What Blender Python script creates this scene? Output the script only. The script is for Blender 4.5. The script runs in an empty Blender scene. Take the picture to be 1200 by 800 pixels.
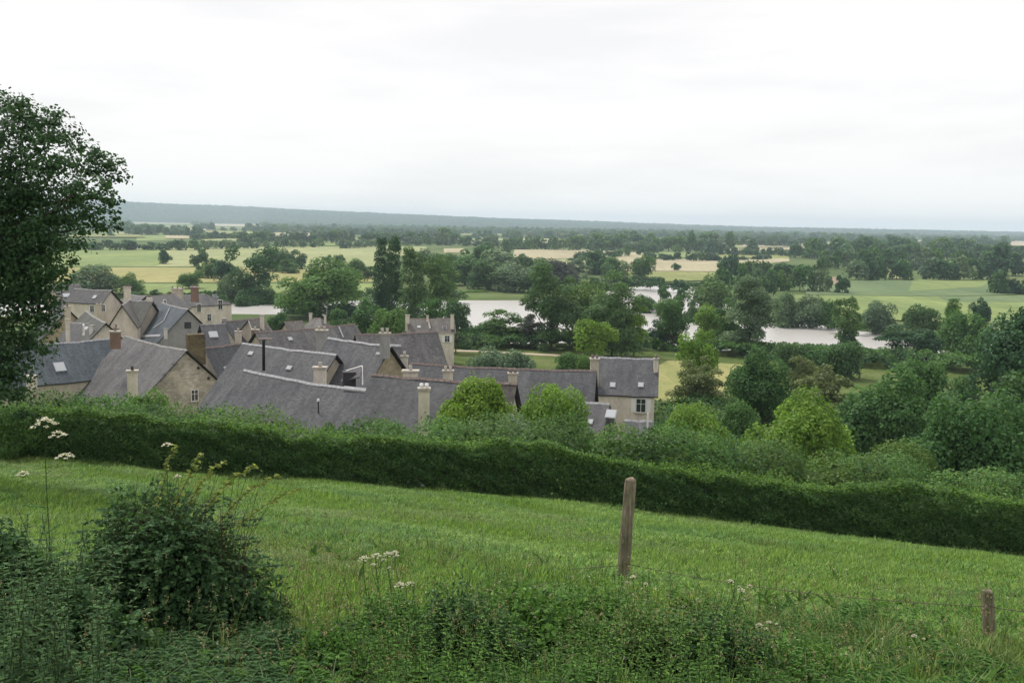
import bpy, math, random
import numpy as np
from mathutils import Vector, Matrix
random.seed(5); rng = np.random.default_rng(11)
sc = bpy.context.scene; COL = sc.collection
# ------------------------------------------------------------------ camera
FPX = 1167.0; PITCH = math.radians(6.7); ROLL = math.radians(1.0); CZ = 28.2
CP = np.array((0., 0., CZ))
_fw = np.array((0, math.cos(PITCH), -math.sin(PITCH))); _u0 = np.array((0, math.sin(PITCH), math.cos(PITCH))); _r0 = np.array((1., 0, 0))
_rt = _r0*math.cos(ROLL) + _u0*math.sin(ROLL); _up = _u0*math.cos(ROLL) - _r0*math.sin(ROLL)
cam = bpy.data.objects.new('camera', bpy.data.cameras.new('camera')); COL.objects.link(cam)
cam.data.sensor_width = 36; cam.data.lens = FPX/1200*36; cam.data.clip_start = .05; cam.data.clip_end = 60000
M = Matrix([[_rt[i], _up[i], -_fw[i], CP[i]] for i in range(3)] + [[0, 0, 0, 1]])
cam.matrix_world = M; sc.camera = cam
# ------------------------------------------------------------------ light
SUN_EL, SUN_AZ = math.radians(56), math.radians(-35)      # azimuth from +Y towards +X (ahead, to the left)
w = bpy.data.worlds.new('World'); sc.world = w; w.use_nodes = True
nt = w.node_tree; nt.nodes.clear()
def N(nt, t, **k):
    n = nt.nodes.new(t)
    for a, v in k.items():
        if a in ('x',): continue
        setattr(n, a, v)
    return n
sky = N(nt, 'ShaderNodeTexSky'); sky.sky_type = 'NISHITA'; sky.sun_disc = False
sky.sun_elevation = SUN_EL; sky.sun_rotation = SUN_AZ
tc = N(nt, 'ShaderNodeTexCoord'); mp = N(nt, 'ShaderNodeMapping'); mp.inputs['Scale'].default_value = (1.0, 1.0, 6.0)
nz = N(nt, 'ShaderNodeTexNoise'); nz.inputs['Scale'].default_value = 2.6; nz.inputs['Detail'].default_value = 7; nz.inputs['Roughness'].default_value = .55
cr = N(nt, 'ShaderNodeValToRGB'); cr.color_ramp.elements[0].position = .36; cr.color_ramp.elements[0].color = (7.5, 7.4, 7.35, 1)
cr.color_ramp.elements[1].position = .52; cr.color_ramp.elements[1].color = (8.2, 8.05, 7.95, 1)
mx = N(nt, 'ShaderNodeMix'); mx.data_type = 'RGBA'; mx.inputs[0].default_value = .95
bg = N(nt, 'ShaderNodeBackground'); bg.inputs['Strength'].default_value = .1; wo = N(nt, 'ShaderNodeOutputWorld')
L = nt.links.new
L(tc.outputs['Generated'], mp.inputs[0]); L(mp.outputs[0], nz.inputs['Vector']); L(nz.outputs[0], cr.inputs[0])
L(sky.outputs[0], mx.inputs[6]); L(cr.outputs[0], mx.inputs[7]); L(mx.outputs[2], bg.inputs[0]); L(bg.outputs[0], wo.inputs[0])
sd = bpy.data.lights.new('sun', 'SUN'); sd.energy = 2.6; sd.angle = math.radians(12); sd.color = (1, .96, .9)
so = bpy.data.objects.new('sun', sd); COL.objects.link(so)
sdir = Vector((math.sin(SUN_AZ)*math.cos(SUN_EL), math.cos(SUN_AZ)*math.cos(SUN_EL), math.sin(SUN_EL)))
so.rotation_euler = sdir.to_track_quat('Z', 'Y').to_euler(); so.location = (0, 0, 200)
sc.view_settings.view_transform = 'Standard'; sc.view_settings.look = 'None'; sc.view_settings.exposure = .38; sc.view_settings.gamma = 1
sc.cycles.max_bounces = 6; sc.cycles.transparent_max_bounces = 8; sc.cycles.volume_bounces = 2
HAZE = 1.2e-4
# ------------------------------------------------------------------ pixel helpers (1200x800 photograph -> world)
def ray(px, py): return _fw + _rt*(px-600)/FPX - _up*(py-400)/FPX
def at(px, py, Y):
    d = ray(px, py); return CP + d*(Y/d[1])
def onz(px, py, z):
    d = ray(px, py); return CP + d*((z-CZ)/d[2])
def topx(p):
    q = np.asarray(p, float) - CP; d = q@_fw; return 600 + FPX*(q@_rt)/d, 400 - FPX*(q@_up)/d
def onplane(px, py, p0, n):
    d = ray(px, py); t = ((np.asarray(p0)-CP)@n)/(d@n); return CP + d*t
WATER = 0.0; PLAIN = 1.2
# ------------------------------------------------------------------ terrain height
def sst(a, b, x): t = np.clip((x-a)/(b-a), 0, 1); return t*t*(3-2*t)
def wob(x, y, s, k=0): return (np.sin(x/s+1.3+k)*np.cos(y/s*1.1+.7*k) + .5*np.sin(x/s*2.3+y/s*1.7+k))/1.5
far_px = [(-400,349),(0,350),(250,351),(340,353),(450,352),(545,352),(625,352),(668,350),(700,344),(735,337),(770,334),(812,336),(850,350),(905,374),(965,381),(1030,391),(1110,397),(1200,403),(1500,425)]
near_px = [(1500,468),(1200,438),(1100,428),(1035,421),(910,414),(840,414),(770,406),(700,405),(560,405),(500,398),(440,380),(400,374),(340,371),(250,371),(0,373),(-400,377)]
FAR = np.array([onz(x, y, WATER)[:2] for x, y in far_px]); NEAR = np.array([onz(x, y, WATER)[:2] for x, y in near_px])
RIV = np.vstack([FAR, NEAR])
def inpoly(P, poly):
    x, y = P[:, 0], P[:, 1]; c = np.zeros(len(x), bool); n = len(poly); j = n-1
    for i in range(n):
        xi, yi = poly[i]; xj, yj = poly[j]
        with np.errstate(divide='ignore', invalid='ignore'):
            c ^= ((yi > y) != (yj > y)) & (x < (xj-xi)*(y-yi)/(yj-yi+1e-12)+xi)
        j = i
    return c
def dpoly(P, poly):
    d = np.full(len(P), 1e9); n = len(poly)
    for i in range(n):
        a = poly[i]; b = poly[(i+1) % n]; ab = b-a; t = np.clip(((P-a)@ab)/(ab@ab), 0, 1)
        d = np.minimum(d, np.linalg.norm(P-(a+t[:, None]*ab), axis=1))
    return d
_py = [-4000,-60,0,10,38,48,60,72,100,140,180,215,1e6]; _pz = [60,33,CZ-1.72,CZ-4.08,CZ-10.6,14.4,11.2,8.8,6.0,3.8,2.0,PLAIN,PLAIN]
_cx = np.array([-1300,0,150,300,450,600,700,760,900,1200,2500]); _ch = np.array([115,121,124,99,69,47,38,26,17,12,12])
_ct = (_cx-600)/FPX
def terrain(X, Y):
    X = np.atleast_1d(np.asarray(X, float)); Y = np.atleast_1d(np.asarray(Y, float))
    h = np.interp(Y, _py, _pz)
    k = np.interp(Y, [0, 36, 60, 110, 180], [0, 1, .9, .35, 0])
    h = h - .085*X*k*np.clip(1-(np.abs(X)-40)/400, 0, 1)*(np.abs(X) < 440)
    h = h - .0014*np.minimum(np.abs(X), 60)**2*np.interp(Y, [0, 14, 36, 48, 62], [0, .5, 1, .8, 0])
    b = sst(3, 12, Y)*(1-sst(150, 190, Y))
    h = h + b*(.10*wob(X, Y, 3.1) + .03*wob(X, Y, .9, 2)) + sst(45, 60, Y)*(1-sst(150, 190, Y))*.35*wob(X, Y, 9, 4)
    t = X/np.maximum(Y, 1)
    cr_ = np.interp(t, _ct, _ch) + 5*wob(X, Y, 420, 1) + 3*wob(X, Y, 150, 2)
    h = np.maximum(h, PLAIN + (cr_-PLAIN)*sst(5600, 7600, Y)*(1-.3*sst(8500, 12000, Y)) - (Y < 5600)*1e3)
    r2 = 31 + 5*wob(X, Y, 1900, 5) + 8*sst(.3, .5, t)
    h = np.maximum(h, PLAIN + (r2-PLAIN)*sst(9000, 10600, Y) - (Y < 5600)*1e3)
    m = (Y > 150) & (Y < 620)
    if m.any():
        P = np.stack([X[m], Y[m]], 1); ins = inpoly(P, RIV); d = dpoly(P, RIV)
        hm = h[m]; hm = np.where(ins, -np.minimum(.25+d*.25, 1.6), np.minimum(hm, .05+np.minimum(d*.28, 99))); h[m] = hm
    return h
def gz(x, y): return float(terrain([x], [y])[0])
def ground_hit(px, py):
    d = ray(px, py); lo, hi = 1., 400.
    for Y in np.arange(2, 400, .5):
        p = CP + d*(Y/d[1])
        if p[2] < gz(p[0], p[1]): return p
    return onz(px, py, PLAIN)
# ------------------------------------------------------------------ materials
def mat(name, rough=.8, spec=.3):
    m = bpy.data.materials.new(name); m.use_nodes = True; t = m.node_tree
    b = t.nodes['Principled BSDF']; b.inputs['Roughness'].default_value = rough; b.inputs['Specular IOR Level'].default_value = spec
    return m, t, b, t.links.new
def col(c): return (c[0], c[1], c[2], 1)
def ramp(t, stops):
    r = t.nodes.new('ShaderNodeValToRGB'); e = r.color_ramp.elements
    e[0].position, e[0].color = stops[0][0], col(stops[0][1]); e[1].position, e[1].color = stops[-1][0], col(stops[-1][1])
    for p, c in stops[1:-1]:
        q = e.new(p); q.color = col(c)
    return r
def noise(t, scale, detail=4, vec=None, rough=.55, dist=0):
    n = t.nodes.new('ShaderNodeTexNoise'); n.inputs['Scale'].default_value = scale; n.inputs['Detail'].default_value = detail
    n.inputs['Roughness'].default_value = rough; n.inputs['Distortion'].default_value = dist
    if vec is not None: t.links.new(vec, n.inputs['Vector'])
    return n
def mixc(t, fac, a, b, mode='MIX'):
    m = t.nodes.new('ShaderNodeMix'); m.data_type = 'RGBA'; m.blend_type = mode
    for s, v in ((0, fac), (6, a), (7, b)):
        if hasattr(v, 'is_linked'): t.links.new(v, m.inputs[s])
        elif s == 0: m.inputs[0].default_value = v
        else: m.inputs[s].default_value = col(v)
    return m.outputs[2]
def bump(t, b, h, strength, dist):
    n = t.nodes.new('ShaderNodeBump'); n.inputs['Strength'].default_value = strength; n.inputs['Distance'].default_value = dist
    t.links.new(h, n.inputs['Height']); t.links.new(n.outputs[0], b.inputs['Normal'])
def objco(t, scale=None):
    c = t.nodes.new('ShaderNodeTexCoord')
    if scale is None: return c.outputs['Object']
    m = t.nodes.new('ShaderNodeMapping'); m.inputs['Scale'].default_value = scale; t.links.new(c.outputs['Object'], m.inputs[0]); return m.outputs[0]
def plainmat(name, c, rough=.8, var=.25, scale=3., spec=.3, metal=0):
    m, t, b, l = mat(name, rough, spec); n = noise(t, scale, 5, objco(t))
    r = ramp(t, [(.3, [x*(1-var) for x in c]), (.7, [x*(1+var) for x in c])]); l(n.outputs[0], r.inputs[0]); l(r.outputs[0], b.inputs['Base Color'])
    b.inputs['Metallic'].default_value = metal; return m
def leafmat(name, dark, light, objvar=.25, trans=.3, rough=.55, tint=None):
    m, t, b, l = mat(name, rough, .10)
    a = t.nodes.new('ShaderNodeAttribute'); a.attribute_name = 'v'
    r = ramp(t, [(0, dark), (.8, light), (1, [min(1, x*1.45) for x in light])]); l(a.outputs['Fac'], r.inputs[0])
    oi = t.nodes.new('ShaderNodeObjectInfo')
    r2 = ramp(t, [(0, (1-objvar, 1-objvar*.8, 1-objvar*.2)), (.5, (1, 1, 1)), (1, (1+objvar, 1+objvar*.5, 1-objvar*.5))]); l(oi.outputs['Random'], r2.inputs[0])
    c = mixc(t, 1.0, r.outputs[0], r2.outputs[0], 'MULTIPLY')
    l(c, b.inputs['Base Color'])
    tr = t.nodes.new('ShaderNodeBsdfTranslucent'); ms = t.nodes.new('ShaderNodeMixShader'); ms.inputs[0].default_value = trans
    c2 = mixc(t, 1.0, c, (1.25, 1.35, .7), 'MULTIPLY'); l(c2, tr.inputs[0])
    l(b.outputs[0], ms.inputs[1]); l(tr.outputs[0], ms.inputs[2]); l(ms.outputs[0], t.nodes['Material Output'].inputs[0]); return m
MT = {}
MT['dark'] = leafmat('foliage_dark', (.028, .070, .036), (.082, .165, .070))
MT['mid'] = leafmat('foliage_mid', (.040, .095, .036), (.115, .225, .066))
MT['bright'] = leafmat('foliage_bright', (.062, .130, .026), (.20, .33, .060), .12)
MT['willow'] = leafmat('foliage_willow', (.066, .115, .070), (.17, .25, .14), .15)
MT['light'] = leafmat('foliage_light', (.052, .108, .046), (.145, .24, .085), .15)
MT['olive'] = leafmat('foliage_olive', (.070, .10, .040), (.20, .24, .10), .15)
MT['purple'] = leafmat('foliage_purple', (.060, .070, .062), (.13, .14, .12), .1)
MT['lefttree'] = leafmat('foliage_shade_tree', (.020, .050, .026), (.060, .120, .050), .05, .25)
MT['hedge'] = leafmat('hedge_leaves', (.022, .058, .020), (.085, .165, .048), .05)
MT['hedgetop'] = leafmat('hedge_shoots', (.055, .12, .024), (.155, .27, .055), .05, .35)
MT['thicket'] = leafmat('thicket_leaves', (.036, .086, .026), (.135, .215, .060), .08)
MT['bramble'] = leafmat('bramble_leaves', (.026, .066, .030), (.085, .160, .062), .05, .25, .5)
MT['weed'] = leafmat('weed_leaves', (.035, .088, .024), (.11, .22, .05), .1)
MT['shoot'] = leafmat('fresh_shoot_leaves', (.09, .13, .03), (.26, .30, .09), .05, .35)
MT['grass'] = leafmat('grass_blades', (.080, .155, .035), (.215, .34, .075), .12, .35, .5)
MT['grass_dark'] = leafmat('grass_blades_deep', (.045, .105, .026), (.12, .235, .050), .12, .35, .5)
MT['tall'] = leafmat('tall_grass_blades', (.055, .10, .028), (.17, .23, .075), .12, .35)
MT['dry'] = leafmat('dry_stalks', (.13, .10, .05), (.33, .27, .15), .1, .2)
MT['petal'] = leafmat('white_umbel_petals', (.42, .40, .31), (.68, .66, .55), .02, .3)
MT['yellow'] = leafmat('yellow_petals', (.40, .33, .04), (.62, .55, .08), .02, .3)
MT['bark'] = plainmat('bark', (.075, .06, .045), .95, .35, 6)
MT['cane'] = plainmat('bramble_cane', (.10, .06, .045), .7, .3, 9)
MT['stem'] = plainmat('green_stem', (.07, .10, .035), .7, .3, 9)
def groundmat():
    m, t, b, l = mat('meadow_ground', .95, .1); c = objco(t)
    n1 = noise(t, .35, 5, c); n2 = noise(t, 6, 6, c, .7)
    r = ramp(t, [(.28, (.045, .085, .02)), (.5, (.070, .13, .026)), (.7, (.095, .155, .035)), (.85, (.14, .14, .06))]); l(n1.outputs[0], r.inputs[0])
    r2 = ramp(t, [(.3, (.55, .55, .5)), (.7, (1.3, 1.3, 1.2))]); l(n2.outputs[0], r2.inputs[0])
    l(mixc(t, 1., r.outputs[0], r2.outputs[0], 'MULTIPLY'), b.inputs['Base Color']); bump(t, b, n2.outputs[0], .9, .08); return m
def slopemat():
    m, t, b, l = mat('rough_pasture', .95, .1); c = objco(t)
    n1 = noise(t, .08, 5, c); n2 = noise(t, 1.5, 5, c)
    r = ramp(t, [(.3, (.045, .075, .02)), (.5, (.085, .12, .03)), (.7, (.14, .16, .06))]); l(n1.outputs[0], r.inputs[0])
    r2 = ramp(t, [(.3, (.6, .6, .6)), (.7, (1.25, 1.25, 1.2))]); l(n2.outputs[0], r2.inputs[0])
    l(mixc(t, 1., r.outputs[0], r2.outputs[0], 'MULTIPLY'), b.inputs['Base Color']); return m
def plainland():
    m, t, b, l = mat('valley_land', .95, .1); c = objco(t)
    n1 = noise(t, .004, 5, c); n2 = noise(t, .06, 5, c)
    r = ramp(t, [(.3, (.05, .085, .03)), (.5, (.085, .125, .04)), (.7, (.15, .17, .07))]); l(n1.outputs[0], r.inputs[0])
    r2 = ramp(t, [(.3, (.75, .75, .75)), (.7, (1.2, 1.2, 1.15))]); l(n2.outputs[0], r2.inputs[0])
    l(mixc(t, 1., r.outputs[0], r2.outputs[0], 'MULTIPLY'), b.inputs['Base Color']); return m
def fieldmat(name, c, c2, scale=.03, stretch=(1, .25, 1), rz=0):
    m, t, b, l = mat(name, .95, .08); co = t.nodes.new('ShaderNodeTexCoord'); mp = t.nodes.new('ShaderNodeMapping')
    mp.inputs['Scale'].default_value = stretch; mp.inputs['Rotation'].default_value = (0, 0, rz); l(co.outputs['Object'], mp.inputs[0])
    n1 = noise(t, scale, 6, mp.outputs[0], .6, .6); n2 = noise(t, scale*14, 4, mp.outputs[0])
    r = ramp(t, [(.32, c), (.66, c2)]); l(n1.outputs[0], r.inputs[0])
    r2 = ramp(t, [(.3, (.84, .84, .84)), (.7, (1.12, 1.12, 1.12))]); l(n2.outputs[0], r2.inputs[0])
    l(mixc(t, 1., r.outputs[0], r2.outputs[0], 'MULTIPLY'), b.inputs['Base Color']); return m
FM = {'tan': fieldmat('stubble_field', (.31, .275, .18), (.385, .345, .225)), 'yel': fieldmat('hay_field', (.24, .235, .095), (.31, .29, .125)),
      'pale': fieldmat('pale_pasture', (.23, .26, .12), (.31, .32, .16)), 'green': fieldmat('green_pasture', (.15, .20, .075), (.22, .27, .10)),
      'deep': fieldmat('crop_rows', (.105, .155, .075), (.15, .20, .095)), 'olive': fieldmat('olive_pasture', (.17, .20, .07), (.27, .27, .11)),
      'brown': fieldmat('bare_earth', (.25, .18, .12), (.34, .26, .18)), 'pink': fieldmat('far_stubble', (.36, .30, .22), (.42, .36, .27))}
def watermat():
    m, t, b, l = mat('river_water', .33, 1.); b.inputs['Base Color'].default_value = (.42, .40, .38, 1); b.inputs['IOR'].default_value = 1.45
    n = noise(t, 1.1, 4, objco(t, (.8, .45, 1))); bump(t, b, n.outputs[0], 1., .4); return m
def slatemat(name, c, lichen=.15, warm=0.):
    m, t, b, l = mat(name, .62, .35)
    uv = t.nodes.new('ShaderNodeUVMap'); br = t.nodes.new('ShaderNodeTexBrick'); l(uv.outputs[0], br.inputs['Vector'])
    br.inputs['Scale'].default_value = 1; br.inputs['Brick Width'].default_value = .24; br.inputs['Row Height'].default_value = .15
    br.inputs['Mortar Size'].default_value = .012; br.inputs['Bias'].default_value = -.1
    br.inputs['Color1'].default_value = col([x*.74 for x in c]); br.inputs['Color2'].default_value = col([x*1.28 for x in c]); br.inputs['Mortar'].default_value = col([x*.72 for x in c])
    o = t.nodes.new('ShaderNodeTexCoord'); n1 = noise(t, .35, 6, o.outputs['Object'], .65); n2 = noise(t, 2.2, 6, o.outputs['Object'], .7)
    st = t.nodes.new('ShaderNodeMapping'); st.inputs['Scale'].default_value = (1.6, .22, 1); l(uv.outputs[0], st.inputs[0]); n3 = noise(t, 1., 5, st.outputs[0], .6)
    r1 = ramp(t, [(.3, (.62, .62, .66)), (.7, (1.28, 1.24, 1.16))]); l(n1.outputs[0], r1.inputs[0])
    r3 = ramp(t, [(.35, (.74, .74, .76)), (.65, (1.2, 1.2, 1.18))]); l(n3.outputs[0], r3.inputs[0])
    c1 = mixc(t, 1., br.outputs[0], r1.outputs[0], 'MULTIPLY'); c1 = mixc(t, 1., c1, r3.outputs[0], 'MULTIPLY')
    r2 = ramp(t, [(.56, (0, 0, 0)), (.78, (1, 1, 1))]); l(n2.outputs[0], r2.inputs[0])
    mm = t.nodes.new('ShaderNodeMath'); mm.operation = 'MULTIPLY'; mm.inputs[1].default_value = lichen; l(r2.outputs[0], mm.inputs[0])
    c2 = mixc(t, mm.outputs[0], c1, (.30, .28, .20)); l(c2, b.inputs['Base Color']); bump(t, b, br.outputs['Fac'], -.5, .012); return m
SL = {'slate': slatemat('roof_slate', (.082, .086, .096)), 'blue': slatemat('roof_slate_blue', (.070, .090, .110), .04), 'old': slatemat('roof_slate_lichened', (.105, .104, .108), .5),
      'brown': slatemat('roof_slate_brown', (.100, .092, .086), .45), 'dark': slatemat('roof_slate_dark', (.066, .066, .072), .25), 'moss': slatemat('roof_slate_mossy', (.068, .070, .062), .4)}
def stonemat(name, c, c2, w=.45, h=.2, dirt=.5):
    m, t, b, l = mat(name, .92, .15); o = t.nodes.new('ShaderNodeTexCoord'); uv = t.nodes.new('ShaderNodeUVMap')
    br = t.nodes.new('ShaderNodeTexBrick'); n0 = noise(t, 1.7, 3, uv.outputs[0])
    v = mixc(t, .16, uv.outputs[0], n0.outputs['Color'], 'ADD'); l(v, br.inputs['Vector'])
    br.inputs['Scale'].default_value = 1; br.inputs['Brick Width'].default_value = w; br.inputs['Row Height'].default_value = h; br.inputs['Mortar Size'].default_value = .02
    br.inputs['Color1'].default_value = col(c); br.inputs['Color2'].default_value = col(c2); br.inputs['Mortar'].default_value = col([x*.7 for x in c])
    n1 = noise(t, .7, 6, o.outputs['Object'], .7); r1 = ramp(t, [(.3, (1-dirt,)*3), (.62, (1.12, 1.1, 1.06))]); l(n1.outputs[0], r1.inputs[0])
    l(mixc(t, 1., br.outputs[0], r1.outputs[0], 'MULTIPLY'), b.inputs['Base Color']); bump(t, b, br.outputs['Fac'], -.6, .02); return m
def rendermat(name, c, dirt=.3):
    m, t, b, l = mat(name, .9, .15); o = objco(t, (1, 1, .45)); n = noise(t, .9, 6, o, .7); n2 = noise(t, 7, 4, o)
    r = ramp(t, [(.28, [x*(1-dirt) for x in c]), (.6, c)]); l(n.outputs[0], r.inputs[0])
    r2 = ramp(t, [(.3, (.88,)*3), (.7, (1.08,)*3)]); l(n2.outputs[0], r2.inputs[0])
    l(mixc(t, 1., r.outputs[0], r2.outputs[0], 'MULTIPLY'), b.inputs['Base Color']); return m
WM = {'stone': stonemat('rubble_stone', (.60, .55, .48), (.42, .385, .33)), 'rubble': stonemat('warm_rubble', (.44, .38, .28), (.31, .26, .18), .3, .16, .35),
      'cream': rendermat('cream_render', (.68, .61, .52)), 'grey': rendermat('grey_render', (.33, .32, .32)), 'white': rendermat('white_render', (.68, .65, .60), .2),
      'beige': rendermat('beige_render', (.54, .48, .39)), 'mossy': stonemat('mossy_stone', (.19, .155, .09), (.12, .10, .065), .3, .15, .6), 'brick': stonemat('red_brick', (.30, .19, .15), (.21, .15, .12), .23, .08, .3)}
MT['trim'] = plainmat('dark_verge', (.035, .033, .035), .7); MT['zinc'] = plainmat('zinc_flashing', (.36, .36, .38), .5, .2, 3, .3); MT['mortar'] = plainmat('ridge_mortar', (.30, .29, .28), .9, .35, 3)
MT['terra'] = plainmat('terracotta', (.20, .155, .14), .85, .3, 4); MT['white'] = plainmat('white_paint', (.75, .74, .72), .5, .06, 4); MT['black'] = plainmat('black_metal', (.02, .02, .022), .45, .2, 4)
MT['cap'] = plainmat('chimney_cap_stone', (.42, .38, .33), .9, .3, 4)
def glassmat(name, c, rough=.08):
    m, t, b, l = mat(name, rough, .9); b.inputs['Base Color'].default_value = col(c); return m
MT['pane'] = glassmat('window_pane', (.03, .035, .045)); MT['sky_pane'] = glassmat('skylight_pane', (.42, .44, .46), .2)
def woodmat():
    m, t, b, l = mat('weathered_wood', .9, .15); n = noise(t, 5, 7, objco(t, (6, 6, .8)), .7); n2 = noise(t, 2.2, 4, objco(t))
    r = ramp(t, [(.3, (.10, .085, .065)), (.55, (.25, .215, .165)), (.75, (.42, .385, .32))]); l(n.outputs[0], r.inputs[0])
    r2 = ramp(t, [(.35, (.65, .7, .6)), (.6, (1.1, 1.05, 1.))]); l(n2.outputs[0], r2.inputs[0])
    l(mixc(t, 1., r.outputs[0], r2.outputs[0], 'MULTIPLY'), b.inputs['Base Color']); bump(t, b, n.outputs[0], .8, .015); return m
MT['wood'] = woodmat(); MT['rust'] = plainmat('rusty_wire', (.07, .055, .045), .6, .3, 20, .4, .6)
# ------------------------------------------------------------------ object helpers
def tag(o, label=None, cat=None, group=None, kind=None):
    if label: o['label'] = label
    if cat: o['category'] = cat
    if group: o['group'] = group
    if kind: o['kind'] = kind
    return o
ORG = {}
def empty(name, loc, label, cat, group=None):
    e = bpy.data.objects.new(name, None); COL.objects.link(e); e.location = loc; ORG[e.name] = np.array(loc, float); return tag(e, label, cat, group)
def link(name, me, parent=None, org=None):
    o = bpy.data.objects.new(name, me); COL.objects.link(o)
    if parent is not None: o.parent = parent; ORG[o.name] = ORG[parent.name]
    elif org is not None: o.location = org
    return o
def obj(name, V, F, mats, parent=None, mi=None, uv=None, org=None, smooth=False):
    """world-space verts; parented children are stored relative to their thing's base"""
    V = np.asarray(V, float); o0 = ORG[parent.name] if parent is not None else (np.array(org, float) if org is not None else np.zeros(3))
    me = bpy.data.meshes.new(name); me.from_pydata([tuple(v) for v in V-o0], [], [tuple(f) for f in F])
    for m in (mats if isinstance(mats, (list, tuple)) else [mats]): me.materials.append(m)
    if mi is not None: me.polygons.foreach_set('material_index', mi)
    if uv is not None:
        L_ = me.uv_layers.new(name='UVMap'); L_.data.foreach_set('uv', np.asarray(uv, np.float32).ravel())
    if smooth: me.polygons.foreach_set('use_smooth', [True]*len(me.polygons))
    me.update(); return link(name, me, parent, org)
def quads_mesh(name, Q, v, mats, mi=None):
    Q = np.asarray(Q, np.float32); n = len(Q); me = bpy.data.meshes.new(name)
    me.vertices.add(4*n); me.vertices.foreach_set('co', Q.ravel()); me.loops.add(4*n); me.loops.foreach_set('vertex_index', np.arange(4*n, dtype=np.int32))
    me.polygons.add(n); me.polygons.foreach_set('loop_start', np.arange(0, 4*n, 4, dtype=np.int32))
    try: me.polygons.foreach_set('loop_total', np.full(n, 4, np.int32))
    except Exception: pass
    for m in mats: me.materials.append(m)
    if mi is not None: me.polygons.foreach_set('material_index', np.asarray(mi, np.int32))
    a = me.attributes.new('v', 'FLOAT', 'FACE'); a.data.foreach_set('value', np.asarray(v, np.float32))
    me.update(calc_edges=True); return me
def box_vf(c, sx, sy, z0, z1, rot=0, taper=1.):
    V = []; cs, sn = math.cos(rot), math.sin(rot)
    for z, k in ((z0, 1), (z1, taper)):
        for a, b in ((-1, -1), (1, -1), (1, 1), (-1, 1)):
            x, y = a*sx/2*k, b*sy/2*k; V.append((c[0]+x*cs-y*sn, c[1]+x*sn+y*cs, z))
    return V, [(3, 2, 1, 0), (4, 5, 6, 7), (0, 1, 5, 4), (1, 2, 6, 5), (2, 3, 7, 6), (3, 0, 4, 7)]
def cube_uv(V, F):
    V = np.asarray(V, float); out = []
    for f in F:
        P = V[list(f)]; n = np.cross(P[1]-P[0], P[2]-P[0]); n /= (np.linalg.norm(n)+1e-9)
        if abs(n[2]) > .8: out += [(p[0], p[1]) for p in P]
        else:
            h = np.array((-n[1], n[0])); h /= np.linalg.norm(h)+1e-9; out += [(p[:2]@h, p[2]) for p in P]
    return out
def boxobj(name, c, sx, sy, z0, z1, rot, m, parent, taper=1.):
    V, F = box_vf(c, sx, sy, z0, z1, rot, taper); return obj(name, V, F, m, parent, uv=cube_uv(V, F))
def tube_vf(P, R, k=6):
    V = []; F = []; P = [np.array(p, float) for p in P]
    for i, p in enumerate(P):
        d = P[min(i+1, len(P)-1)]-P[max(i-1, 0)]; d /= np.linalg.norm(d)+1e-9
        a = np.cross(d, (0, 0, 1)) if abs(d[2]) < .95 else np.cross(d, (1, 0, 0)); a /= np.linalg.norm(a); b = np.cross(d, a)
        for j in range(k): V.append(p+R[i]*(a*math.cos(2*math.pi*j/k)+b*math.sin(2*math.pi*j/k)))
    for i in range(len(P)-1):
        for j in range(k): F.append((i*k+j, i*k+(j+1) % k, (i+1)*k+(j+1) % k, (i+1)*k+j))
    F.append(tuple(range(k-1, -1, -1))); F.append(tuple((len(P)-1)*k+j for j in range(k))); return V, F
def join(parts):
    V = []; F = []
    for v, f in parts:
        o = len(V); V += [tuple(x) for x in v]; F += [tuple(i+o for i in q) for q in f]
    return V, F
# ---- leaf quads
def unit(a): return a/(np.linalg.norm(a, axis=-1, keepdims=True)+1e-9)
def rhomb(P, D, S, ln, wd):
    """P base (n,3), D direction, S side; pointed four-corner leaves"""
    ln = np.asarray(ln).reshape(-1, 1); wd = np.asarray(wd).reshape(-1, 1)
    return np.stack([P-D*ln*.5, P+S*wd*.5-D*ln*.05, P+D*ln*.5, P-S*wd*.5-D*ln*.05], 1)
def randdirs(n): return unit(rng.normal(size=(n, 3)))
def leaves_at(P, out, size, bias=.8, asp=.75):
    n = len(P); nrm = unit(randdirs(n)*.8 + out*bias + np.array((0, 0, .45))); D = unit(np.cross(nrm, randdirs(n))); D[:, 2] -= .15; D = unit(D); S = unit(np.cross(nrm, D))
    s = size*rng.uniform(.7, 1.35, n); return rhomb(P, D, S, s, s*asp)
def leaf2(P, D, Nn, ln, wd, fold=.25):
    """two-quad folded pointed leaf starting at P"""
    S = unit(np.cross(D, Nn)); Nn = unit(np.cross(S, D)); ln = np.asarray(ln).reshape(-1, 1); wd = np.asarray(wd).reshape(-1, 1)
    tip = P+D*ln-Nn*ln*.12; out = []
    for s in (1, -1):
        a = P+D*ln*.28+s*S*wd*.5+Nn*wd*fold; b = P+D*ln*.68+s*S*wd*.38+Nn*wd*fold*.6-Nn*ln*.05
        out.append(np.stack([P, a, b, tip], 1) if s > 0 else np.stack([P, tip, b, a], 1))
    return np.concatenate(out)
def ribbon(P0, P1, w0, w1):
    """flat ribbon/stem quads facing randomly: P0,P1 (n,3)"""
    D = unit(P1-P0); S = unit(np.cross(D, randdirs(len(P0)))); return np.stack([P0-S*np.reshape(w0, (-1, 1))/2, P0+S*np.reshape(w0, (-1, 1))/2, P1+S*np.reshape(w1, (-1, 1))/2, P1-S*np.reshape(w1, (-1, 1))/2], 1)
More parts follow.
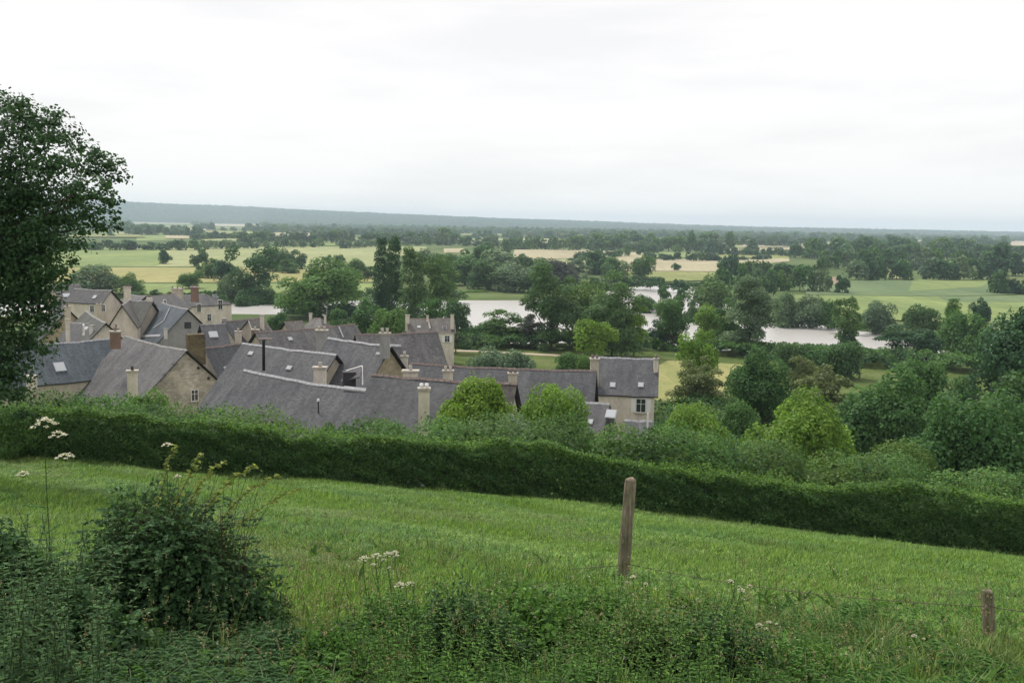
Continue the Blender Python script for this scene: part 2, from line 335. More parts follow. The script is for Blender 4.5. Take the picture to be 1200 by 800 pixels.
# ------------------------------------------------------------------ crowns (unit: width 1, height 1, base at z=0)
def lobes_round(k, seed, squash=1.):
    r = np.random.default_rng(seed); C = []; R = []
    for i in range(k):
        d = unit(r.normal(size=(1, 3)))[0]; rr = r.uniform(.12, .40); d[2] *= squash
        C.append(np.array((.5, .5, .5))*0+d*rr+np.array((0, 0, .5))); R.append(r.uniform(.11, .22)*(1.2-.7*rr))
    return np.array(C), np.array(R)
def lobes_col(k, seed, lean=0):
    r = np.random.default_rng(seed); C = []; R = []
    for i in range(k):
        z = r.uniform(.08, .93); w_ = .33*math.sin(math.pi*min(1, (z*.8+.16)))**.6; a = r.uniform(0, 6.28)
        C.append((w_*.8*math.cos(a), w_*.8*math.sin(a), z)); R.append(r.uniform(.18, .28)*(1.2-.55*z))
    return np.array(C), np.array(R)
def crown_quads(C, R, n, size, zsc=1., fill=.3, drop=0., bias=.8, norm=None):
    """zsc: height/width ratio used so leaves keep their shape after scaling"""
    wgt = R**2; wgt = wgt/wgt.sum(); idx = rng.choice(len(C), n, p=wgt); d = randdirs(n); d[:, 2] = np.where(d[:, 2] < -.3, -d[:, 2]*.6, d[:, 2]); d = unit(d)
    rad = R[idx]*(1-fill*rng.random(n)**1.5)*(1+.05*rng.normal(size=n))
    # sprig structure: modulate radius so the shell is uneven
    ph = np.sin(d[:, 0]*7+idx)*np.sin(d[:, 1]*6+idx*1.7)*np.cos(d[:, 2]*8+idx*.6); rad = rad*(1+.10*ph)
    P = C[idx]+d*rad[:, None]*np.array((1, 1, 1./zsc))
    if norm is not None:
        lo, hi = np.percentile(P[:, 2], (.3, 99.7)); P[:, 2] = norm[0]+(P[:, 2]-lo)/(hi-lo)*(norm[1]-norm[0])
        P[:, :2] -= np.median(P[:, :2], 0); P[:, :2] *= norm[2]*.5/np.percentile(np.abs(P[:, 0]), 99.3)
    lobev = np.random.default_rng(3).random(len(C))
    v = np.clip(.35*lobev[idx]+.5*rng.random(n)+.12*ph+.1, 0, 1)
    Q = leaves_at(P*np.array((1, 1, zsc)), d, size, bias)
    Q[:, :, 2] /= zsc; return Q, v
def trunk_quads(h0, r0, limbs=5, seed=0):
    r = np.random.default_rng(seed); parts = []
    parts.append(tube_vf([(0, 0, -.12), (.01, 0, h0*.5), (-.01, .01, h0), (.0, .0, min(.75, h0+.35))], [r0*1.25, r0, r0*.8, r0*.3], 7))
    for i in range(limbs):
        a = 6.28*i/limbs+r.uniform(-.4, .4); z = h0*r.uniform(.7, 1.1); L_ = r.uniform(.22, .38); e = (math.cos(a)*L_, math.sin(a)*L_, z+r.uniform(.2, .4))
        parts.append(tube_vf([(0, 0, z), (e[0]*.5, e[1]*.5, z+(e[2]-z)*.35), e], [r0*.5, r0*.35, r0*.1], 5))
    return join(parts)
def make_crown(kind, seed, lod):
    n = {'hi': 19000, 'mid': 7500, 'lo': 2400, 'far': 520}[lod]; s = {'hi': .034, 'mid': .050, 'lo': .085, 'far': .165}[lod]
    z0 = .14
    if kind == 'col': C, R = lobes_col({'hi': 150, 'mid': 150, 'lo': 28, 'far': 14}[lod], seed); zs = 4.2; s *= 1.35; n = int(n*1.9)
    elif kind == 'airy': C, R = lobes_round({'hi': 46, 'mid': 42, 'lo': 20, 'far': 12}[lod], seed, 1.25); R = R*.72; C[:, 2] = .5+(C[:, 2]-.5)*1.12; zs = 1.35; n = int(n*.8)
    elif kind == 'bush': C, R = lobes_round({'hi': 34, 'mid': 30, 'lo': 16, 'far': 10}[lod], seed, .9); C[:, 2] = .36+(C[:, 2]-.5)*.9; zs = .8
    else: C, R = lobes_round({'hi': 38, 'mid': 32, 'lo': 18, 'far': 11}[lod], seed, .95); R = R*.92; zs = 1.
    C = C.copy()
    if kind in ('round', 'airy'):
        C[:, 2] = z0+.02+C[:, 2]*(1-z0)
        C[:, :2] *= (1.05-.35*np.clip(C[:, 2:3]-.55, 0, 1))
    nm = {'round': (.01 if lod != 'far' else .06, .995, 1.), 'airy': (.05, .995, 1.), 'col': (.03, .995, 1.), 'bush': (-.02, .99, 1.)}[kind]
    return crown_quads(C, R, n, s, zs, .3 if kind != 'airy' else .45, norm=nm)
CR = {}
def crown_mesh(kind, m, seed, lod):
    k = (kind, m, seed, lod)
    if k not in CR:
        Q, v = make_crown(kind, seed, lod); CR[k] = quads_mesh('crown', Q, v, [MT[m]])
    return CR[k]
TR = {}
def trunk_mesh(kind, seed):
    k = (kind, seed)
    if k not in TR:
        h0, r0, l = {'round': (.22, .022, 6), 'airy': (.3, .018, 7), 'col': (.12, .02, 3), 'bush': (.08, .015, 5)}[kind]
        V, F = trunk_quads(h0, r0, l, seed); me = bpy.data.meshes.new('trunk'); me.from_pydata(V, [], F); me.materials.append(MT['bark']); me.update(); TR[k] = me
    return TR[k]
FARTREE = {}
def far_tree_mesh(kind, m, seed):
    k = (kind, m, seed)
    if k not in FARTREE:
        Q, v = make_crown(kind, seed, 'far'); V, F = tube_vf([(0, 0, -.05), (0, 0, .2), (0, 0, .5)], [.03, .025, .01], 4)
        V = np.array(V); TQ = np.array([V[list(f)] for f in F if len(f) == 4]); n = len(TQ)
        FARTREE[k] = quads_mesh('far_tree', np.concatenate([Q, TQ]), np.concatenate([v, np.full(n, .3)]), [MT[m], MT['bark']], [0]*len(Q)+[1]*n)
    return FARTREE[k]
KN = {'round': 'broadleaf_tree', 'airy': 'loose_crowned_tree', 'col': 'poplar_tree', 'bush': 'shrub'}
def tree(px, ytop, wpx, Y, kind, m, label, lod='mid', seed=0, group=None, cat=None, ybase=None, wide=1.):
    """px, ytop: where its top stands; Y: metres ahead; wpx: crown width; rooted on the terrain"""
    if ybase is not None:
        b = onz(px, ybase, PLAIN); Y = b[1]
    t = at(px, ytop, Y); g = gz(t[0], Y); H = t[2]-g; W = wpx*Y/FPX
    t0 = at(px, ytop, Y)
    r = empty(KN[kind], (t[0], Y, g), label, cat or ('shrub' if kind == 'bush' else 'tree'), group)
    r.rotation_euler.z = random.uniform(0, 6.28)
    ks = 1.02
    Hc = H if kind == 'col' else min(H, W*{'bush': 1.0, 'round': 1.15, 'airy': 1.45}[kind])
    for nm, me in (('trunk', trunk_mesh(kind, seed % 3)), ('crown', crown_mesh(kind, m, seed, lod))):
        o = link(nm, me, r); o.scale = (W*ks, W*ks, H if nm == 'trunk' else Hc)
        if nm == 'crown': o.location = (0, 0, H-Hc)
    return r
# ================================================================== SETTING
def build_ground():
    ys = list(np.arange(-60, 0, 4.)) + list(np.arange(0, 45, .45)) + list(np.arange(45, 160, 1.6)) + list(np.arange(160, 480, 3.))
    y = 480.
    while y < 10900: ys.append(y); y *= 1.028
    ys.append(11000.); ys = np.array(ys); ts = np.linspace(-1.25, 1.25, 261)
    X = ts[None, :]*(np.abs(ys)[:, None]+62); Yg = np.repeat(ys[:, None], len(ts), 1); Z = terrain(X.ravel(), Yg.ravel())
    V = np.stack([X.ravel(), Yg.ravel(), Z], 1); nx = len(ts); ny = len(ys)
    i = np.arange((ny-1)*(nx-1)); r_, c_ = i//(nx-1), i % (nx-1); a = r_*nx+c_
    F = np.stack([a, a+1, a+nx+1, a+nx], 1); me = bpy.data.meshes.new('ground')
    me.vertices.add(len(V)); me.vertices.foreach_set('co', V.astype(np.float32).ravel()); me.loops.add(4*len(F)); me.loops.foreach_set('vertex_index', F.astype(np.int32).ravel())
    me.polygons.add(len(F)); me.polygons.foreach_set('loop_start', np.arange(0, 4*len(F), 4, dtype=np.int32))
    yc = ys[r_]; mi = np.where(yc < 40, 0, np.where(yc < 215, 1, np.where(yc < 5650, 2, 3)))
    hm, t, b, l = mat('forested_hill', .95, .05); n = noise(t, .012, 8, objco(t), .7); rr = ramp(t, [(.3, (.025, .045, .022)), (.6, (.055, .085, .04)), (.8, (.09, .11, .06))]); l(n.outputs[0], rr.inputs[0]); l(rr.outputs[0], b.inputs['Base Color']); bump(t, b, n.outputs[0], 1., 12)
    for m in (groundmat(), slopemat(), plainland(), hm): me.materials.append(m)
    me.polygons.foreach_set('material_index', mi.astype(np.int32)); me.polygons.foreach_set('use_smooth', np.ones(len(F), bool)); me.update(calc_edges=True)
    o = link('ground', me); o['kind'] = 'structure'
build_ground()
V = [(x, y, WATER) for x, y in RIV]
w0, w1 = RIV.min(0)-20, RIV.max(0)+20
o = obj('river', [(w0[0], w0[1], WATER), (w1[0], w0[1], WATER), (w1[0], w1[1], WATER), (w0[0], w1[1], WATER)], [(0, 1, 2, 3)], watermat()); o['kind'] = 'structure'
FIELDS = []
def field(pts, kind, lift=.04, name='field'):
    FIELDS.append(np.array(pts, float)); lift = lift+.012*len(FIELDS); P = [onz(x, y, PLAIN+lift) for x, y in pts]
    o = obj(name, P, [tuple(range(len(P)))], FM[kind]); o['kind'] = 'structure'; return o
# left
field([(60,291),(330,289),(450,289),(446,312),(330,313),(150,312),(60,312)], 'pale')
field([(60,313.4),(150,313.4),(440,314),(438,330),(215,331),(60,331)], 'yel')
field([(60,332.5),(300,332.5),(460,332),(460,342),(60,345)], 'green')
field([(60,291),(195,291),(185,311),(60,312)], 'green', .08)
field([(152,257.5),(226,259.5),(225,262.5),(150,261.5)], 'pink'); field([(248,260.5),(308,263),(305,265.5),(246,264.5)], 'pink')
field([(160,274),(230,275.5),(222,281),(160,282)], 'green'); field([(224,270),(318,271.5),(310,277),(234,277)], 'olive')
field([(320,272),(345,273),(340,280),(318,280)], 'tan'); field([(340,272),(368,273.5),(366,279),(340,279)], 'pink')
field([(375,281),(430,282),(425,288),(370,287)], 'green'); field([(335,280),(350,280),(350,288),(330,288)], 'olive')
field([(452,289),(500,289),(500,300),(452,300)], 'pale')
field([(464,275),(478,275),(478,279),(464,279)], 'pink'); field([(520,291),(545,291),(545,296),(520,296)], 'tan')
field([(540,281.5),(560,282),(557,287),(540,287)], 'tan'); field([(590,284),(610,284),(608,291),(592,291)], 'olive')
# centre
field([(603,292.5),(680,292),(770,297),(762,303),(700,303),(600,303)], 'tan'); field([(592,303.5),(700,303.5),(690,318),(585,320)], 'pale')
field([(722,300),(765,303.5),(850,303.5),(925,300),(925,306),(860,313),(840,318),(722,317)], 'tan'); field([(722,317.5),(840,318.5),(835,328),(722,331)], 'olive')
field([(752,294),(830,296.5),(850,300),(840,303),(752,301)], 'green'); field([(833,298),(925,299),(925,303),(833,303)], 'olive')
field([(843,287.5),(928,289),(926,293.5),(845,294)], 'tan'); field([(960,291),(985,291),(985,296),(960,296)], 'olive')
# right
field([(940,330),(1000,328.5),(1165,327.5),(1190,345),(1100,347),(945,345)], 'deep'); field([(1070,327.3),(1165,327.3),(1150,336),(1065,341)], 'green', .08)
field([(930,345.3),(1100,347.3),(1230,345.3),(1260,392),(1160,386),(930,362)], 'green'); field([(1100,347.5),(1240,345.5),(1240,354),(1110,353)], 'deep', .09)
field([(1078,292),(1104,292),(1102,297),(1080,297)], 'tan'); field([(1180,284),(1215,284.5),(1215,288),(1180,287.5)], 'pink')
field([(963,325),(983,324),(986,332),(962,333)], 'brown', .08); field([(1150,383),(1230,388),(1250,398),(1150,392)], 'brown', .08)
field([(1040,315),(1058,315),(1058,326),(1040,326)], 'yel')
_r = np.random.default_rng(77)
for _i in range(46):
    x_ = _r.uniform(100, 1200); hz = 254.5+x_*.0175; y_ = hz+_r.uniform(5.5, 19)*(1 if x_ > 650 else 1.0); w_ = _r.uniform(14, 46)*(.6+(y_-hz)/16); h_ = _r.uniform(.14, .24)*(y_-hz)
    field([(x_-w_, y_-.3), (x_+w_*_r.uniform(.7, 1), y_+.3), (x_+w_, y_+h_), (x_-w_*_r.uniform(.8, 1.1), y_+h_*_r.uniform(.8, 1))], _r.choice(['pale', 'tan', 'olive', 'olive', 'pale', 'green', 'pink', 'tan']), .12+.01*_i)
# path along the bank + garden grass near the river
def strip(name, pts, wid, m, lift):
    V = []; F = []; uvs = []
    P = [ground_hit(x, y) for x, y in pts]; Q = []
    for a, b in zip(P[:-1], P[1:]):
        for k in range(8): Q.append(a+(b-a)*k/8)
    Q.append(P[-1])
    for i, p in enumerate(Q):
        d = Q[min(i+1, len(Q)-1)]-Q[max(i-1, 0)]; n = unit(np.array((-d[1], d[0], 0)))
        for s in np.linspace(-1, 1, 5):
            q = p+n*wid*s*.5; V.append((q[0], q[1], gz(q[0], q[1])+lift))
    for i in range(len(Q)-1):
        for j in range(4): a = i*5+j; F.append((a, a+1, a+6, a+5))
    o = obj(name, V, F, m); o['kind'] = 'structure'; return o
strip('footpath', [(520,411),(560,412),(620,415),(700,419),(760,423)], 3.4, FM['pink'], .06)
FM['mead'] = fieldmat('riverside_meadow', (.20, .22, .08), (.30, .28, .12), .15)
strip('riverside_meadow', [(770,470),(800,445),(830,425)], 16, FM['mead'], .05)
# ================================================================== VILLAGE
def slab(q, th=.12):
    """q: four corners of a top face (n x 3) -> closed slab"""
    q = [np.array(p, float) for p in q]; b = [p-np.array((0, 0, th)) for p in q]; n = len(q)
    F = [tuple(range(n))] + [tuple(range(2*n-1, n-1, -1))] + [(i, n+i, n+(i+1) % n, (i+1) % n) for i in range(n)]
    return q+b, F
def chimney(parent, px, ytop, ybot, wpx, Y, wall='cream', rot=0., cap=True, pots=2, potm='terra', deep=.65):
    c = at(px, ytop, Y); b = at(px, ybot, Y); W = wpx*Y/FPX; D = W*deep; zt, zb = c[2], b[2]-.6
    s = boxobj('chimney', c, W*.86, D*.86, zb, zt-.12, rot, WM[wall], parent)
    if cap:
        boxobj('chimney_cap', c, W*1.08, D*1.12, zt-.12, zt+.04, rot, MT['cap'], s)
    cs, sn = math.cos(rot), math.sin(rot)
    for k in range(pots):
        u = (k-(pots-1)/2)*W*.45; x, y = c[0]+u*cs, c[1]+u*sn
        V, F = tube_vf([(x, y, zt+.03), (x, y, zt+.2), (x, y, zt+.42)], [.15, .12, .14], 8); obj('chimney_pot', V, F, MT[potm], s, smooth=True)
    return s
def facing(o, n): return n if n[1] < 0 else -n
class House: pass
def house(label, A, YA, B, wf, wb, pitch, wall='cream', roof='slate', ridge='terra', hipA=0., hipB=0., dropg=.6, group='slate-roofed village houses', name='village_house', verge='trim', eave=None):
    h = House(); A3 = at(A[0], A[1], YA); B3 = onz(B[0], B[1], A3[2]); h.A, h.B = A3, B3
    d = B3-A3; Ln = np.linalg.norm(d); d /= Ln; n = np.array((-d[1], d[0], 0.)); n = n if n[1] < 0 else -n
    h.d, h.n, h.L, h.z, h.pitch = d, n, Ln, A3[2], pitch; Z = np.array((0, 0, 1.)); tp = math.tan(math.radians(pitch)); h.tp = tp
    if eave:
        m_ = (A3+B3)/2; f_ = A3+d*((eave[0]-A[0])/(B[0]-A[0]))*Ln
        for wf in np.arange(1.5, 12, .05):
            if topx(f_+n*wf-Z*wf*tp)[1] > eave[1]: break
    mid = (A3+B3)/2; zg = min(gz(*(mid+n*wf)[:2]), gz(*(mid-n*wb)[:2]), gz(*A3[:2]), gz(*B3[:2]))-dropg; h.zg = zg
    h.root = empty(name, (mid[0], mid[1], zg), label, 'house', group)
    oh = .22   # overhang
    FA, FB = A3+n*wf-Z*wf*tp, B3+n*wf-Z*wf*tp; BA, BB = A3-n*wb-Z*wb*tp, B3-n*wb-Z*wb*tp
    h.FA, h.FB, h.BA, h.BB = FA, FB, BA, BB
    rA, rB = A3+d*hipA, B3-d*hipB
    eo = d*oh
    aA, aB = (eo if not hipA else 0*eo), (eo if not hipB else 0*eo)
    def uvq(qs, o, flip=1): return [((p-o)@d, math.hypot((p-o)@n, (p-o)[2])) for p in qs]
    parts = []; uvs = []; mis = []
    ph_ = random.uniform(0, 6); sg_ = random.uniform(.05, .13)*min(Ln/10, 1.5)
    def sag(u, k=0.): return -sg_*math.sin(math.pi*u)+.028*math.sin(math.pi*u)*(math.sin(u*13+ph_)+.7*math.sin(u*29+ph_*2+k))
    h.sag = sag
    def add(q):
        if len(q) == 4:
            nu, nv = max(6, int(Ln/1.6)), 5; W4 = []
            for a_ in range(nu+1):
                for b_ in range(nv+1):
                    u, w_ = a_/nu, b_/nv; p = (q[0]*(1-u)+q[1]*u)*(1-w_)+(q[3]*(1-u)+q[2]*u)*w_
                    uu = u if (q[1]-q[0])@d > 0 else 1-u
                    W4.append(p+np.array((0, 0, sag(uu, 0)*(.55+.45*w_)+.02*(1-w_)*math.sin(a_*2.3+b_*1.9+ph_))))
            n4 = len(W4); Vt = W4+[p-np.array((0, 0, .12)) for p in W4]; ft = []; I = lambda a_, b_: a_*(nv+1)+b_
            for a_ in range(nu):
                for b_ in range(nv): ft.append((I(a_, b_), I(a_+1, b_), I(a_+1, b_+1), I(a_, b_+1)))
            nt_ = len(ft); ft += [tuple(i+n4 for i in reversed(f)) for f in ft[:nt_]]
            for a_ in range(nu): ft.append((I(a_, 0), n4+I(a_, 0), n4+I(a_+1, 0), I(a_+1, 0))); ft.append((I(a_, nv), I(a_+1, nv), n4+I(a_+1, nv), n4+I(a_, nv)))
            for b_ in range(nv): ft.append((I(0, b_), I(0, b_+1), n4+I(0, b_+1), n4+I(0, b_))); ft.append((I(nu, b_), n4+I(nu, b_), n4+I(nu, b_+1), I(nu, b_+1)))
            parts.append((Vt, ft))
            for fi, ff in enumerate(ft):
                uvs.extend([((Vt[i]-A3)@d, math.hypot((Vt[i]-A3)@n, (Vt[i]-A3)[2])) for i in ff]); mis.append(0 if fi < nt_ else 1)
            return
        v, f = slab(q); parts.append((v, f)); k = len(q)
        for fi, ff in enumerate(f):
            uvs.extend([((np.array(v[i])-A3)@d + .3*((np.array(v[i])-A3)@n if fi == 0 and q is hq else 0), math.hypot((np.array(v[i])-A3)@n, (np.array(v[i])-A3)[2])) for i in ff]); mis.append(0 if fi == 0 else 1)
    hq = None
    add([FA-aA, FB+aB, rB+aB, rA-aA]); add([BB+aB, BA-aA, rA-aA, rB+aB])
    if hipA: hq = [BA, FA, rA]; add(hq)
    if hipB: hq = [FB, BB, rB]; add(hq)
    V, F = join(parts); h.roof = obj('roof', V, F, [SL[roof], MT[verge]], h.root, mis, uvs)
    # walls
    ins = .16; a0, b0 = A3+d*ins, B3-d*ins
    def cor(p, s, w_): q = p+n*s*(w_-ins); return np.array((q[0], q[1], A3[2]-w_*tp-.05))
    c = [cor(a0, 1, wf), cor(b0, 1, wf), cor(b0, -1, wb), cor(a0, -1, wb)]; g = [np.array((p[0], p[1], zg)) for p in c]
    ap = a0-Z*.28; bp = b0-Z*.28
    if hipA: ap = (c[0]+c[3])/2
    if hipB: bp = (c[1]+c[2])/2
    V = c+g+[ap, bp]; F = [(4, 5, 1, 0), (6, 7, 3, 2), (7, 4, 0, 8, 3), (5, 6, 2, 9, 1)]
    h.walls = obj('wall', V, F, WM[wall], h.root, uv=cube_uv(V, F)); h.wf, h.wb = wf, wb; h.ins = ins
    # ridge tiles
    if ridge:
        k = max(3, int(Ln/.45)); rp = []
        s0, s1 = rA-aA, rB+aB; 
        for i in range(k):
            p = s0+(s1-s0)*i/k+Z*sag(i/k); q = s0+(s1-s0)*(i+.93)/k+Z*sag((i+.93)/k); j = random.uniform(0, .02); r_ = .13
            vv = [p+n*r_-Z*(.10-j), p+Z*(.07+j), p-n*r_-Z*(.10-j), q+n*r_-Z*(.10-j), q+Z*(.07+j), q-n*r_-Z*(.10-j)]
            rp.append((vv, [(0, 3, 4, 1), (1, 4, 5, 2), (0, 1, 2), (5, 4, 3)]))
        V, F = join(rp); ro = obj('ridge_tiles', V, F, MT[ridge], h.root)
    return h
def roofpt(h, px, py, front=True):
    s = 1 if front else -1; nn = unit(h.n*s*h.tp+np.array((0, 0, 1.))); return onplane(px, py, h.A, nn), nn
def skylight(h, px, py, wm, hm, pane='sky_pane', name='skylight'):
    p, nn = roofpt(h, px, py); u = h.d; v = unit(np.cross(nn, u)); v = v if v[2] > 0 else -v
    def quad(w_, h_, lift0, lift1):
        V = []; 
        for lf in (lift0, lift1):
            for a, b in ((-1, -1), (1, -1), (1, 1), (-1, 1)): V.append(p+u*a*w_/2+v*b*h_/2+nn*lf)
        F = [(3, 2, 1, 0), (4, 5, 6, 7), (0, 1, 5, 4), (1, 2, 6, 5), (2, 3, 7, 6), (3, 0, 4, 7)]; return V, F
    V, F = quad(wm+.14, hm+.14, -.05, .07); s = obj(name, V, F, MT['zinc'], h.root)
    V, F = quad(wm, hm, .0, .085); obj('pane', V, F, MT[pane], s); return s
def wallwin(h, px, py, wm, hm, side='front', shutters=None, sill=True, frame='white'):
    if side == 'front': nn = h.n; p0 = h.A+h.n*(h.wf-h.ins); u = h.d
    elif side == 'A': nn = -h.d; p0 = h.A+h.d*h.ins; u = h.n
    else: nn = h.d; p0 = h.B-h.d*h.ins; u = h.n
    p = onplane(px, py, p0, nn); Z = np.array((0, 0, 1.))
    def bx(c, w_, h_, d0, d1):
        V = []
        for dd in (d0, d1):
            for a, b in ((-1, -1), (1, -1), (1, 1), (-1, 1)): V.append(c+u*a*w_/2+Z*b*h_/2+nn*dd)
        return V, [(3, 2, 1, 0), (4, 5, 6, 7), (0, 1, 5, 4), (1, 2, 6, 5), (2, 3, 7, 6), (3, 0, 4, 7)]
    t = .07
    V, F = join([bx(p+u*(wm/2), t, hm+t, -.06, .07), bx(p-u*(wm/2), t, hm+t, -.06, .07), bx(p+Z*(hm/2), wm-t, t, -.06, .068), bx(p-Z*(hm/2), wm-t, t, -.06, .068), bx(p, t*.7, hm-t, -.05, .05), bx(p+Z*hm*.12, wm-t, t*.5, -.05, .045)])
    f = obj('window', V, F, MT[frame], h.root); V, F = bx(p, wm, hm, -.05, .02); obj('pane', V, F, MT['pane'], f)
    if sill: V, F = bx(p-Z*(hm/2+.1), wm+.3, .1, -.03, .12); obj('sill', V, F, MT['cap'], f)
    if shutters:
        for s in (-1, 1): V, F = bx(p+u*s*(wm*.75+.04), wm*.46, hm, -.02, .05); obj('shutter', V, F, MT[shutters], f)
    return f
def flash(h, a, b, wd=.12, m='zinc', lift=.06, nm='flashing'):
    """a, b: pixels on the front slope"""
    p, nn = roofpt(h, *a); q, _ = roofpt(h, *b); s = unit(np.cross(q-p, nn)); V, F = join([slab([p+s*wd+nn*lift, q+s*wd+nn*lift, q-s*wd+nn*lift, p-s*wd+nn*lift], .12)]); return obj(nm, V, F, MT[m], h.root)
HS = {}
def H(k, *a, **kw): HS[k] = house(*a, **kw); return HS[k]
# far-left cluster
h = H('L1', 'grey roofed house above a cream wall, furthest back on the left edge of the village', (88,338), 178, (130,340), 4.2, 4, 42, 'cream', 'dark', 'mortar', eave=(112,355)); wallwin(h, 108, 362, .9, 1.2); wallwin(h, 121, 361, .9, 1.2); chimney(h.root, 116, 356, 372, 6, 168, 'beige', pots=1)
skylight(h, 111, 348, .6, .7)
h = H('L2', 'wide grey slate roof half hidden by the shade tree, left of the cream walled house', (62,334), 186, (92,333), 5, 4, 42, 'beige', 'old', 'mortar'); skylight(h, 78, 346, 1.3, .8)
h = H('L3', 'dark roofed house with a narrow beige gable, beside the overhanging tree', (80,362), 142, (66,357), 4, 4, 48, 'rubble', 'dark', None); chimney(h.root, 79, 359, 374, 7, 140, 'beige', pots=1); chimney(h.root, 70, 349, 360, 6, 150, 'grey', pots=1)
h = H('L4', 'dark mossy roofed house rising right behind the long blue slate roof', (101,364), 136, (124,378), 4.5, 4.5, 46, 'cream', 'moss', 'mortar'); wallwin(h, 98, 386, .8, 1.0)
h = H('L5', 'low dark roof with a thin white edge between the beige gable and the mossy roof', (84,378), 128, (104,379), 3.2, 3, 38, 'beige', 'dark', 'mortar'); skylight(h, 103, 385, .9, .5); chimney(h.root, 107, 381, 396, 5, 122, 'white', pots=0); chimney(h.root, 79, 374, 396, 5, 121, 'cream', pots=0)
h = H('L6', 'narrow pinkish gabled house wedged behind the brick chimney', (143,357), 148, (152,350), 2.2, 2.2, 58, 'cream', 'brown', 'mortar'); chimney(h.root, 149, 336, 356, 8, 168, 'cream', pots=2)
h = H('L7', 'brown mossy roof between the pinkish gable and the large grey gable', (150,352), 158, (178,353), 4.5, 4, 44, 'beige', 'moss', 'mortar'); chimney(h.root, 136, 384, 398, 6, 124, 'beige', pots=1)
h = H('L8', 'low house with a pink tiled ridge left of the big cream house', (172,347), 172, (204,344), 3.6, 3.6, 35, 'cream', 'old', 'terra'); chimney(h.root, 175, 348, 357, 7, 168, 'cream', pots=1, cap=False); wallwin(h, 193, 354, .7, .8)
h = H('L9', 'low slate roof at the back, between the brick stack and the pink ridge', (150,345), 182, (172,347), 3.6, 3, 35, 'cream', 'old', 'mortar')
# large grey gable
h = H('grey', 'house with a broad grey rendered gable and sagging slate roof', (220,362), 150, (190,354.5), 5.4, 5, 46, 'grey', 'blue', 'mortar'); wallwin(h, 220, 381, .9, .9, 'A', sill=False, frame='black')
flash(h, (199,361), (192,376), .12); flash(h, (192,376), (180,384), .12); flash(h, (163,394), (188,393), .2)
chimney(h.root, 194, 385, 392, 4, 142, 'white', pots=0)
# big cream
h = H('cream', 'large cream rendered house with a hipped slate roof near the river', (205,346), 192, (262,343), 5, 5, 36, 'cream', 'old', 'mortar', hipB=4.5, eave=(245,357))
wallwin(h, 258, 357, 1.0, 1.9); wallwin(h, 233, 361, .9, 1.6); wallwin(h, 245, 372, .9, 1.4); skylight(h, 252, 347, .8, .9, 'pane')
chimney(h.root, 208, 338, 352, 13, 187, 'beige', pots=3); chimney(h.root, 228, 336, 350, 9, 187, 'brick', pots=2)
# pair with parapets
h = H('p1', 'left house of the pair under one ridge, squat chimney on its lower roof', (262,376.5), 138, (288,374), 4.6, 4, 47, 'beige', 'slate', 'terra'); chimney(h.root, 279, 388, 402, 8, 133, 'cream', pots=1, potm='cap'); chimney(h.root, 263, 373, 384, 5, 138, 'grey', pots=0)
h = H('p2', 'right house of the pair under one ridge, end chimney beside the small round tree', (291,374), 138, (306,371.5), 4.6, 4, 47, 'beige', 'brown', 'terra', verge='mortar'); chimney(h.root, 299, 386, 400, 9, 132, 'brick', pots=1, potm='cap'); chimney(h.root, 307, 369, 382, 5, 139, 'cream', pots=0); flash(h, (291,376), (299,398), .1)
h = H('p3', 'slate roof with one big white skylight, between the grey gable and the paired houses', (236,380), 128, (262,379), 5, 4, 45, 'grey', 'slate', 'mortar'); skylight(h, 250, 392, 1.0, .9)
# long lichened roof
h = H('long1', 'long greyish purple roof with a broad stone stack, behind the central roofs', (300,389), 122, (415,379.5), 4.4, 4, 44, 'beige', 'old', 'terra'); chimney(h.root, 377, 386.5, 412, 14, 111, 'grey', pots=2, potm='cap'); skylight(h, 340, 397, .5, .4)
flash(h, (397,383), (402,395), .1)
h = H('back1', 'brownish hipped roof poking up behind the long purple roof', (354,371.5), 168, (390,373), 3.4, 3.4, 38, 'cream', 'brown', 'terra', hipA=2.2, hipB=2.2); chimney(h.root, 364, 367, 374, 4, 168, 'cream', pots=0); chimney(h.root, 381, 369, 375, 3, 166, 'cream', pots=0)
h = H('back2', 'tiny low brown roof left of the brownish hipped roof', (334,377), 165, (353,376), 3, 3, 36, 'beige', 'brown', 'terra')
# blue slate hall, left
h = H('blue', 'long blue-grey slate roof with one square skylight, left side of the village', (-20,407), 103, (131,396.5), 6.2, 5, 44, 'beige', 'blue', 'zinc', eave=(60,447)); skylight(h, 70, 430, 1.0, 1.1); chimney(h.root, 37, 438, 449, 12, 100, 'cream', pots=1, cap=False); chimney(h.root, 135, 388, 402, 12, 104, 'brick', pots=1, cap=True)
# cream gable behind stone house
h = H('gab2', 'slate house with a cream left gable, right of the mossy chimney', (240,407.5), 106, (284,402), 4.2, 4, 54, 'cream', 'slate', 'terra', verge='cap'); skylight(h, 268, 434, .9, .9)
chimney(h.root, 229, 390, 420, 23, 103, 'mossy', rot=.5, cap=False, pots=0, deep=.7)
# stone gable house
h = H('stone', 'nearest stone house with a rubble gable, small white window and broad purplish slate roof', (218,410), 100, (148,393.5), 6.6, 5.4, 44, 'stone', 'old', 'mortar'); wallwin(h, 228, 463, .75, 1.15, 'A')
skylight(h, 103, 432, .7, 1.6); chimney(h.root, 155, 434, 458, 13, 93, 'cream', rot=.3, pots=1, potm='black'); flash(h, (97,417), (112,414), .1)
for _x, _y in [(192,439),(203,427),(232,431),(244,443),(257,456)]:
    _p = onplane(_x, _y, h.A+h.d*h.ins, -h.d); V, F = tube_vf([_p+h.d*.1, _p-h.d*.22], [.16, .14], 4); obj('purlin_end', V, F, MT['trim'], h.root)
